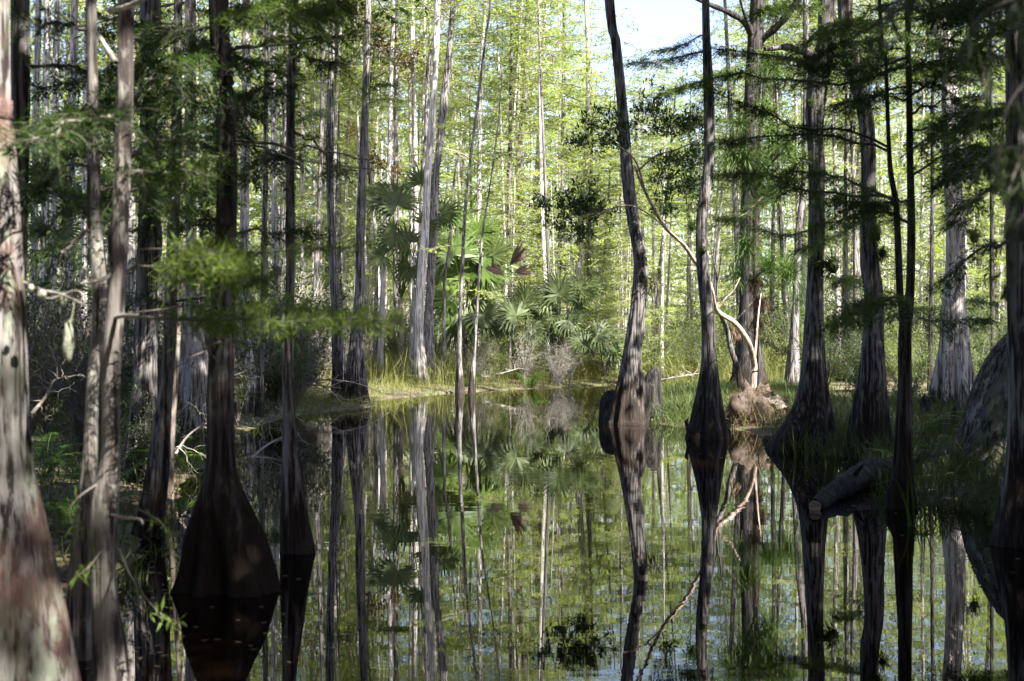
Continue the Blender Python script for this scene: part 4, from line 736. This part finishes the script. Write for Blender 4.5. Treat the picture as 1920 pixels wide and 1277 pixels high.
# ------------------------------------------------------------------ air plants on trunks
def airplant(label, x, y, r, d, seed, dark=False, n_=130):
    rs = np.random.RandomState(seed); mb = MB(); c = PX(x, y, d); L = r/FPX*d
    D = rs.normal(0, 1, (n_, 3))+[0, 0, .25]; L *= 1.2; D[:, :] += rs.normal(0, .5, 3); D /= np.linalg.norm(D, axis=1, keepdims=True); l_ = L*rs.uniform(.5, 1.0, n_)*.62
    P = rs.normal(0, L*.08, (n_, 3)); mb.leaves(P, D, l_, L*.055, 0); E = P+D*l_[:, None]*.75; D2 = D+rs.normal(0, .3, (n_, 3))-[0, 0, .55]; D2 /= np.linalg.norm(D2, axis=1, keepdims=True); mb.leaves(E, D2, l_*.75, L*.04, 0)
    blob(mb, (0, 0, 0), (L*.2, L*.2, L*.22), 0, seed)
    o = obj('air_plant', mb.mesh('air_plant', ['leaf_air' if not dark else 'leaf_shrub_dark']), None, c); o['label'] = label; o['category'] = 'air plant'; o['group'] = 'air plants on cypress trunks'
def tp(k_, y, off): x, d = trunk_px(k_, y); return x+off, d
for q, (k_, y, off, r, dark, lb_) in enumerate([('T7',205,26,26,0,'brown round air plant on the right side of the black cypress'),('T26',488,4,34,0,'large spiky air plant on the slender bright white trunk'),('T29',530,28,30,0,'spiky air plant right of the bend in the big bending cypress'),('T32',500,32,46,1,'big dark tufted air plant on the right flank of the skirted cypress'),
     ('T33',440,14,34,1,'black tufted air plant across the leaning dark cypress'),('T33',475,24,30,1,'lower dark air plant on the right of the leaning dark cypress'),('T36',448,36,30,0,'spiky air plant on the right side of the pale ribbed cypress'),('T30',428,-16,24,1,'dark air plant on the left of the straight dark cypress'),
     ('T32',190,-8,16,1,'small dark knot of air plant high on the skirted cypress'),('T15b',430,-20,24,0,'brown air plant between the slim straight trunk and the thin leaning pole'),('T13',510,4,26,0,'reddish air plant left of the slim straight trunk'),('T30',470,4,18,1,'dark ring of growth round the straight dark cypress'),('T27',500,10,16,0,'small grey air plant low in the sunlit woods')]):
    x, d = tp(k_, y, off); airplant(lb_, x, y, r, d-.12, 40+q, dark)

# ------------------------------------------------------------------ shrubs and brushwood
def shrub_mesh(seed, leafm, h=2.2, w_=1.0, stems=11, nleaf=2600, leaf=.075, lw=.03, twig='twig', leafy=True):
    rs = np.random.RandomState(seed); mb = MB(); tips = []
    for q in range(stems):
        a = rs.uniform(0, 6.28); r = w_*rs.uniform(.2, 1); hh = h*rs.uniform(.45, 1); s_ = np.linspace(0, 1, 8)[:, None]
        p = np.hstack([np.cos(a)*r*s_**1.3, np.sin(a)*r*s_**1.3, hh*s_**.9])+rs.normal(0, .05, (8, 3))*s_; mb.tube(p, np.linspace(.018, .005, 8), 4, 0)
        for k_ in range(9):
            i_ = rs.randint(2, 8); D = rs.normal(0, 1, 3)+[0, 0, .3]; D /= np.linalg.norm(D); L = rs.uniform(.25, .6)*h/2.2; e = p[i_]+D*L*np.linspace(0, 1, 4)[:, None]+rs.normal(0, .03, (4, 3)); mb.tube(e, [.008, .006, .005, .003], 3, 0); tips.append(e)
            if not leafy:
                for _ in range(4):
                    D2 = D+rs.normal(0, .8, 3); D2 /= np.linalg.norm(D2); s0 = e[rs.randint(1, 4)]; mb.tube([s0, s0+D2*L*.35, s0+D2*L*.6+rs.normal(0, .05, 3)], [.005, .004, .002], 3, 0)
    if leafy or nleaf:
        T_ = np.concatenate(tips); P = T_[rs.randint(0, len(T_), nleaf)]+rs.normal(0, .07, (nleaf, 3)); D = rs.normal(0, 1, (nleaf, 3)); D /= np.linalg.norm(D, axis=1, keepdims=True); mb.leaves(P, D, leaf*rs.uniform(.6, 1.3, nleaf), lw*rs.uniform(.7, 1.3, nleaf), 1)
    return mb.mesh('foliage', [twig, leafm])
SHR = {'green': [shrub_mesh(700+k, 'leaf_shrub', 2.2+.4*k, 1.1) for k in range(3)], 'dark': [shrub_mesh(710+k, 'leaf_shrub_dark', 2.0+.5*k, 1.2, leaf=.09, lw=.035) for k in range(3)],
       'bare': [shrub_mesh(720+k, 'leaf_shrub', 2.3+.3*k, 1.2, 13, 260, twig='twig_pale', leafy=False) for k in range(3)], 'tangle': [shrub_mesh(730+k, 'leaf_shrub_dark', 2.6, 1.3, 16, 300, twig='twig', leafy=False) for k in range(2)]}
def put_shrub(px, d, kind, s_=1.0):
    x = (px-CX)/FPX*d
    if g1(x, d) < 0: return
    what = {'green': 'leafy yellow-green shrub', 'dark': 'dark leafy shrub', 'bare': 'bare pale twiggy shrub', 'tangle': 'tangled brown dead shrub'}[kind]
    r_ = thing('shrub', 'x', 'shrub', (x, d, g1(x, d)), 'shrubs along the banks'); name_later(r_, ('near-bank ' if d < 41 else '')+what, px)
    obj('foliage', R.choice(SHR[kind]), r_, None, R.uniform(0, 6.28), s_)
for q in range(200):
    px = R.uniform(-60, 1980); d = 41.5+22*R.random()**1.6
    if 690 < px < 1160 and d < 46: d += 5
    if px < 640: kind = R.choice(['dark', 'tangle', 'green', 'bare']); s_ = R.uniform(.8, 1.3)
    elif px < 830: kind = R.choice(['tangle', 'green', 'dark', 'bare']); s_ = R.uniform(.7, 1.1)
    elif px < 1060: kind = R.choice(['green', 'dark', 'bare', 'green']); s_ = R.uniform(.5, .9)
    elif px < 1320: kind = R.choice(['bare', 'green', 'green']); s_ = R.uniform(.6, 1.1)
    else: kind = R.choice(['green', 'dark', 'green', 'green']); s_ = R.uniform(.6, 1.2)
    put_shrub(px, d, kind, s_)
for q in range(95):      # shaded left bank
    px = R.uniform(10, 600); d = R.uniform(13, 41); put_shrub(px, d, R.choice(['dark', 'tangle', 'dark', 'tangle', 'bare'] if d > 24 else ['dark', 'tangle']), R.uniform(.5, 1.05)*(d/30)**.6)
for q in range(9): put_shrub(R.uniform(900, 1150), R.uniform(42.5, 44), 'bare' if q % 3 else 'green', R.uniform(.35, .7))
for q in range(30): put_shrub(R.uniform(2000, 2900), R.uniform(14, 34), R.choice(['dark', 'green', 'dark']), R.uniform(.4, .8))
for q in range(16): put_shrub(R.uniform(-900, -80), R.uniform(10, 30), R.choice(['dark', 'tangle']), R.uniform(.5, .9))
for q in range(26):      # shaded right bank
    px = R.uniform(1500, 1930); d = R.uniform(24, 40); put_shrub(px, d, R.choice(['dark', 'green', 'dark']), R.uniform(.4, .8))
# red-leaved maple between bank edge cypress and crooked pole
mp_ = thing('red_maple', 'small rusty-leaved maple behind the bank edge cypress, its leaves high in the frame', 'tree', (PX(700, 715, 46)[0], 46, .15))
mb = MB(); Q = spline(np.array([[0, 0, -.3], [.1, 0, 4], [-.2, 0, 8], [.3, 0, 13]]), 30); mb.tube(Q, np.linspace(.07, .02, 30), 8, 0); obj('trunk', mb.mesh('trunk', ['bark_grey']), mp_)
for q, (x, y, rx, ry, n_) in enumerate([(720,85,34,30,260),(760,115,28,16,150),(700,50,40,34,240),(660,20,36,20,160),(700,300,30,30,220),(740,320,20,22,120),(655,245,12,20,70),(785,95,12,18,60)]):
    mb = MB(); rs = np.random.RandomState(q); c = PX(x, y, 45.4)-np.array(mp_.location); z_ = c[2]-.5
    mb.tube([np.array([np.interp(z_, Q[:, 2], Q[:, 0]), 0, z_]), c], [.025, .01], 4, 0); P = c+rs.normal(0, .5, (n_, 3))*[rx/FPX*45.4, .4, ry/FPX*45.4]; D = rs.normal(0, 1, (n_, 3))-[0, 0, .6]; D /= np.linalg.norm(D, axis=1, keepdims=True)
    mb.leaves(P, D, rs.uniform(.09, .15, n_), rs.uniform(.06, .1, n_), 1); obj('leaf_cluster', mb.mesh('leaf_cluster', ['twig', 'leaf_red']), mp_)

# ------------------------------------------------------------------ fallen dead branches
def dead_branch(label, pts, r0, seed, nside=9, L=.5):
    rs = np.random.RandomState(seed); mb = MB(); p = np.array([PX(x, y, d) for x, y, d in pts]); b_ = p[0].copy(); p = spline(p-b_, 16); mb.tube(p, np.linspace(r0, r0*.25, 16), 6, 0)
    for q in range(nside):
        i_ = rs.randint(2, 15); D = rs.normal(0, 1, 3)*[1, .7, .6]+[0, 0, .15]; D /= np.linalg.norm(D); l_ = L*rs.uniform(.4, 1.1); s_ = np.linspace(0, 1, 6)[:, None]; e = p[i_]+D*l_*s_+rs.normal(0, .05, 3)*s_**2+rs.normal(0, .012, (6, 3)); mb.tube(e, np.linspace(r0*.4, r0*.12, 6), 4, 0)
        for _ in range(4):
            D2 = D+rs.normal(0, .8, 3); D2 /= np.linalg.norm(D2); s0 = e[rs.randint(2, 6)]; mb.tube(spline(np.array([s0, s0+D2*l_*.25+rs.normal(0, .02, 3), s0+D2*l_*.5]), 4), np.linspace(r0*.2, r0*.08, 4), 3, 0)
    o = obj('dead_branch', mb.mesh('dead_branch', ['twig_pale']), None, b_); o['label'] = label; o['category'] = 'dead branch'; o['group'] = 'fallen dead branches at the left shore'
for q, a in enumerate([('pale forked dead branch lying over the water right of the black cypress', [(488,742,30),(530,722,29.5),(590,722,29),(640,728,29)], .035), ('thin curling dead branch in front of the bank edge cypress', [(560,718,31),(620,712,30.5),(680,722,30.5),(730,745,31)], .022),
     ('tangle of grey twigs at the foot of the bowed trunk', [(560,745,30),(610,735,30),(650,750,30),(690,742,30)], .02), ('long dead twig dipping to the water between the slim straight trunk and bank edge cypress', [(570,700,31),(620,735,30),(660,770,29),(700,765,29)], .018),
     ('forked dead branch showing left of the black cypress below the ribbed buttress', [(322,790,15),(345,765,15),(370,745,15),(392,738,15)], .018), ('low pale dead branch beneath the ribbed buttress', [(330,850,14),(350,820,14),(375,800,14),(395,792,14)], .016), ('dead branch arcing over the dark leaf litter between tan trunk and mottled trunk', [(60,775,13),(85,745,13),(100,715,13),(125,705,13)], .02),
     ('grey dead twig bundle near the waterline right of the black cypress', [(470,860,17),(500,835,18),(540,815,18.5),(560,812,19)], .018), ('dark dead branch reaching over the water beside the slim straight trunk', [(445,790,20),(480,800,20),(520,780,20),(545,770,20)], .02), ('small dead branch on the needle mound', [(1430,775,25.5),(1450,782,25.3),(1475,788,25.2)], .014),
     ('whitish dead stick slanting over the far bank grass', [(905,708,41),(940,700,41),(975,690,41.5)], .03), ('dead twig lying right of the cypress knee', [(1240,712,32),(1275,706,32),(1310,700,33)], .02)]):
    dead_branch(a[0], a[1], a[2], 300+q, L=.6 if q < 4 else .3)

# ------------------------------------------------------------------ ferns, grass, reeds
def fern_mesh(seed, n_=9, L=.7):
    rs = np.random.RandomState(seed); mb = MB()
    for q in range(n_):
        a = rs.uniform(0, 6.28); l_ = L*rs.uniform(.6, 1.1); s_ = np.linspace(0, 1, 14)[:, None]; d = np.array([math.cos(a), math.sin(a), 0]); p = d*l_*.7*s_+np.array([0, 0, 1])*l_*(1.1*s_-.65*s_**2); mb.tube(p, np.linspace(.005, .002, 14), 3, 0)
        sd_ = np.cross(d, [0, 0, 1]); T_ = np.gradient(p, axis=0); T_ /= np.linalg.norm(T_, axis=1, keepdims=True)
        for sg in (-1, 1):
            pp = np.repeat(p[1:], 2, 0)+T_[1:].repeat(2, 0)*rs.uniform(0, .04, (26, 1)); D = sd_*sg+T_[1:].repeat(2, 0)*.35+[0, 0, -.1]; D = D/np.linalg.norm(D, axis=1, keepdims=True); mb.leaves(pp, D, np.repeat(l_*.26*(1-s_[1:, 0]*.85), 2), .022, 0, U=np.tile([0, 0, 1.], (26, 1)))
    return mb.mesh('fronds', ['fern'])
FERN = [fern_mesh(k) for k in range(3)]
for q in range(34):
    px, d = (R.uniform(40, 400), R.uniform(9, 24)) if q < 20 else (R.uniform(640, 1000), R.uniform(40, 42.5)) if q < 27 else (R.uniform(1640, 1900), R.uniform(15, 26))
    x = (px-CX)/FPX*d
    if g1(x, d) < 0: continue
    o = obj('fern', FERN[q % 3], None, (x, d, g1(x, d)), R.uniform(0, 6), R.uniform(.6, 1.3)); o['category'] = 'fern'; o['group'] = 'ferns on the banks'; name_later(o, 'green fern clump', px)
def blades(name, P, h, wv, leafm, rs, label, lean=.25):
    n_ = len(P); D = rs.normal(0, lean, (n_, 3)); D[:, 2] = 1; D /= np.linalg.norm(D, axis=1, keepdims=True); mb = MB(); U = rs.normal(0, 1, (n_, 3)); U[:, 2] = 0
    mb.leaves(P, D, h*.7, wv, 0, U=U); E = P+D*(h*.5)[:, None]; D2 = D+rs.normal(0, .45, (n_, 3))-[0, 0, .25]; D2 /= np.linalg.norm(D2, axis=1, keepdims=True); mb.leaves(E, D2, h*.6, wv*.8, 0, U=U)
    return obj(name, mb.mesh(name, [leafm]), kind='stuff', label=label, category='grass')
def scatter(rs, n_, px0, px1, d0, d1, s0, s1, clump=0.35):
    px = rs.uniform(px0, px1, n_); d = rs.uniform(d0, d1, n_); X = (px-CX)/FPX*d; s_ = sdist(X, d); nz = wob(X*1.3+3, d*1.3)
    k_ = (s_ > s0) & (s_ < s1) & (nz > -clump*2+rs.uniform(-.8, .8, n_)); X, d = X[k_], d[k_]; return np.stack([X, d, np.maximum(gh(X, d), -.05)-.01], -1)
rs = np.random.RandomState(77)
P = scatter(rs, 42000, 560, 1560, 27, 50, -.12, 6, .1); blades('grass', P, rs.uniform(.08, .45, len(P))*rs.uniform(.4,1,len(P)), .012, 'grass', rs, 'sunlit yellow-green grass fringing the far bank and the point')
P = scatter(rs, 5200, 560, 1560, 38, 50, .4, 9, .3); blades('grass', P, rs.uniform(.5, 1.15, len(P)), .014, 'grass', rs, 'tall thin weeds rising behind the far bank grass', .15)
P = scatter(rs, 22000, 1248, 1500, 23, 36, -.15, 4); blades('grass', P, rs.uniform(.12, .42, len(P)), .011, 'grass_green', rs, 'taller green grass around the needle covered mound')
P = scatter(rs, 52000, 1430, 2900, 10.5, 30, -.2, 9, .1); blades('grass', P, rs.uniform(.12, .42, len(P)), .011, 'grass_green', rs, 'dark grass in the shade of the right bank cypresses')
P = scatter(rs, 15000, 0, 640, 8, 36, -.2, 6, 0); blades('grass', P, rs.uniform(.06, .28, len(P)), .011, 'grass_green', rs, 'dim ground cover on the shaded left bank')
P = scatter(rs, 30000, -50, 1980, 48, 80, 1, 60); blades('grass', P, rs.uniform(.2, .7, len(P)), .03, 'grass', rs, 'rough grass between the trees of the sunlit woods')
# leaf litter and sticks
def litter(n_, px0, px1, d0, d1, leafm, label, L=.07, W=.03, s0=-.02):
    px = rs.uniform(px0, px1, n_); d = d0+(d1-d0)*rs.uniform(0, 1, n_); X = (px-CX)/FPX*d; k_ = sdist(X, d) > s0; X, d = X[k_], d[k_]; P = np.stack([X, d, gh(X, d)+.015], -1); D = rs.normal(0, 1, P.shape)*[1, 1, .35]; D /= np.linalg.norm(D, axis=1, keepdims=True); mb = MB(); mb.leaves(P, D, L*rs.uniform(.6, 1.5, len(P)), W, 0); obj('leaf_litter', mb.mesh('leaf_litter', [leafm]), kind='stuff', label=label, category='litter')
litter(16000, -100, 700, 6, 42, 'leaf_brown', 'brown leaf litter covering the left bank'); litter(52000, 1250, 3000, 5, 42, 'leaf_pine_dead', 'rusty needles and leaves strewn over the right bank', .12, .012); litter(9000, 560, 1560, 36, 56, 'leaf_brown', 'fallen leaves on the far bank')
n_ = 9000; px = rs.uniform(-50, 1980, n_); d = 6+38*rs.uniform(0, 1, n_)**1.3; X = (px-CX)/FPX*d; sdv = sdist(X, d); k_ = (sdv < 0) & (sdv > -1.6*rs.uniform(0, 1, n_)**3-.02) ; P = np.stack([X[k_], d[k_], np.full(k_.sum(), .004)], -1); D = rs.normal(0, 1, P.shape)*[1, 1, 0]; D /= np.linalg.norm(D, axis=1, keepdims=True)
mb = MB(); mb.leaves(P, D, .045, .02, 0, U=np.tile([0, 0, 1.], (len(P), 1))); obj('floating_leaves', mb.mesh('floating_leaves', ['leaf_brown']), kind='stuff', label='tiny fallen leaves floating on the water along its edges', category='leaves')
def tuft(label, x, yb, n_, h, spread, m_, seed, lean=.16):
    d, g = depth_of(x, yb); rs2 = np.random.RandomState(seed); mb = MB(); P = rs2.normal(0, spread, (n_, 3))*[1, 1, 0]; 
    for q in range(n_):
        D = np.array([rs2.normal(0, lean), rs2.normal(0, lean), 1]); L = h*rs2.uniform(.5, 1.05); b_ = rs2.normal(0, .25)*L; s_ = np.linspace(0, 1, 7)[:, None]; c = P[q]+D*L*s_+np.array([b_, 0, -abs(b_)*.5])*s_**2.2; wv = .011*(1-s_**1.5)+.001; V = np.hstack([c-[1, 0, 0]*wv*.5, c+[1, 0, 0]*wv*.5]).reshape(-1, 3)
        mb.add(V, [[2*k_, 2*k_+1, 2*k_+3, 2*k_+2] for k_ in range(6)], 0)
    o = obj('reed_tuft', mb.mesh('reed_tuft', [m_]), None, (PX(x, yb, d)[0], d, -.02)); o['label'] = label; o['category'] = 'reeds'
tuft('sparse upright green reeds in the water beside the slim dark trunk', 1716, 988, 8, .62, .04, 'leaf_palm_green', 1)
tuft('grass tuft at the foot of the cypress knee', 1234, 792, 40, .55, .12, 'grass_green', 2, .3)
tuft('bright grass tuft against the left skirt of the broad skirted cypress', 1478, 790, 34, .75, .12, 'grass_green', 3, .3)
tuft('long grass leaning over the mound on its right side', 1448, 792, 60, .6, .22, 'grass', 4, .35)
tuft('thin grass at the right toe of the straight dark cypress', 1345, 806, 30, .4, .12, 'grass_green', 5, .3)
tuft('tall dim grass in front of the broad skirted cypress', 1530, 856, 50, .55, .35, 'grass_green', 6, .25)
tuft('tall dim grass before the leaning dark cypress', 1640, 858, 40, .5, .3, 'grass_green', 7, .25)

# ------------------------------------------------------------------ willow hanging in from the right, very near
wl = thing('willow', 'blurred willow with narrow hanging leaves at the right edge, nearest plant on that side', 'willow', (1.75, 3.3, 0))
mb = MB(); Q = spline(np.array([[.3, 0, -.4], [.22, 0, 1.2], [.1, 0, 2.3], [.25, .1, 3.6]]), 24); mb.tube(Q, np.linspace(.05, .03, 24), 10, 0); obj('trunk', mb.mesh('trunk', ['bark_near_pale']), wl)
for q, pts in enumerate([[(2050,40),(1960,120),(1890,200),(1868,330)], [(2050,150),(1960,230),(1900,330),(1880,450)], [(2060,250),(1950,270),(1870,285),(1800,340)], [(2040,-20),(1930,-10),(1840,30),(1790,110)], [(2050,60),(1950,40),(1860,90),(1835,210)], [(2050,330),(1960,380),(1900,430),(1890,560)], [(2050,-60),(1850,-50),(1690,0),(1640,70)]]):
    mb = MB(); rs2 = np.random.RandomState(500+q); d_ = 3.4; p = spline(np.array([PX(x, y, d_-.05*k_) for k_, (x, y) in enumerate(pts)])-np.array([1.75, 3.3, 0]), 16); mb.tube(p, np.linspace(.007, .0015, 16), 5, 0)
    P = p[rs2.randint(3, 16, 46)]+rs2.normal(0, .015, (46, 3)); D = rs2.normal(0, .5, (46, 3))-[.15, 0, .9]; D /= np.linalg.norm(D, axis=1, keepdims=True); mb.leaves(P, D, rs2.uniform(.05, .095, 46), rs2.uniform(.009, .016, 46), 1)
    obj('hanging_branch', mb.mesh('hanging_branch', ['twig', 'leaf_willow']), wl)
name_all()
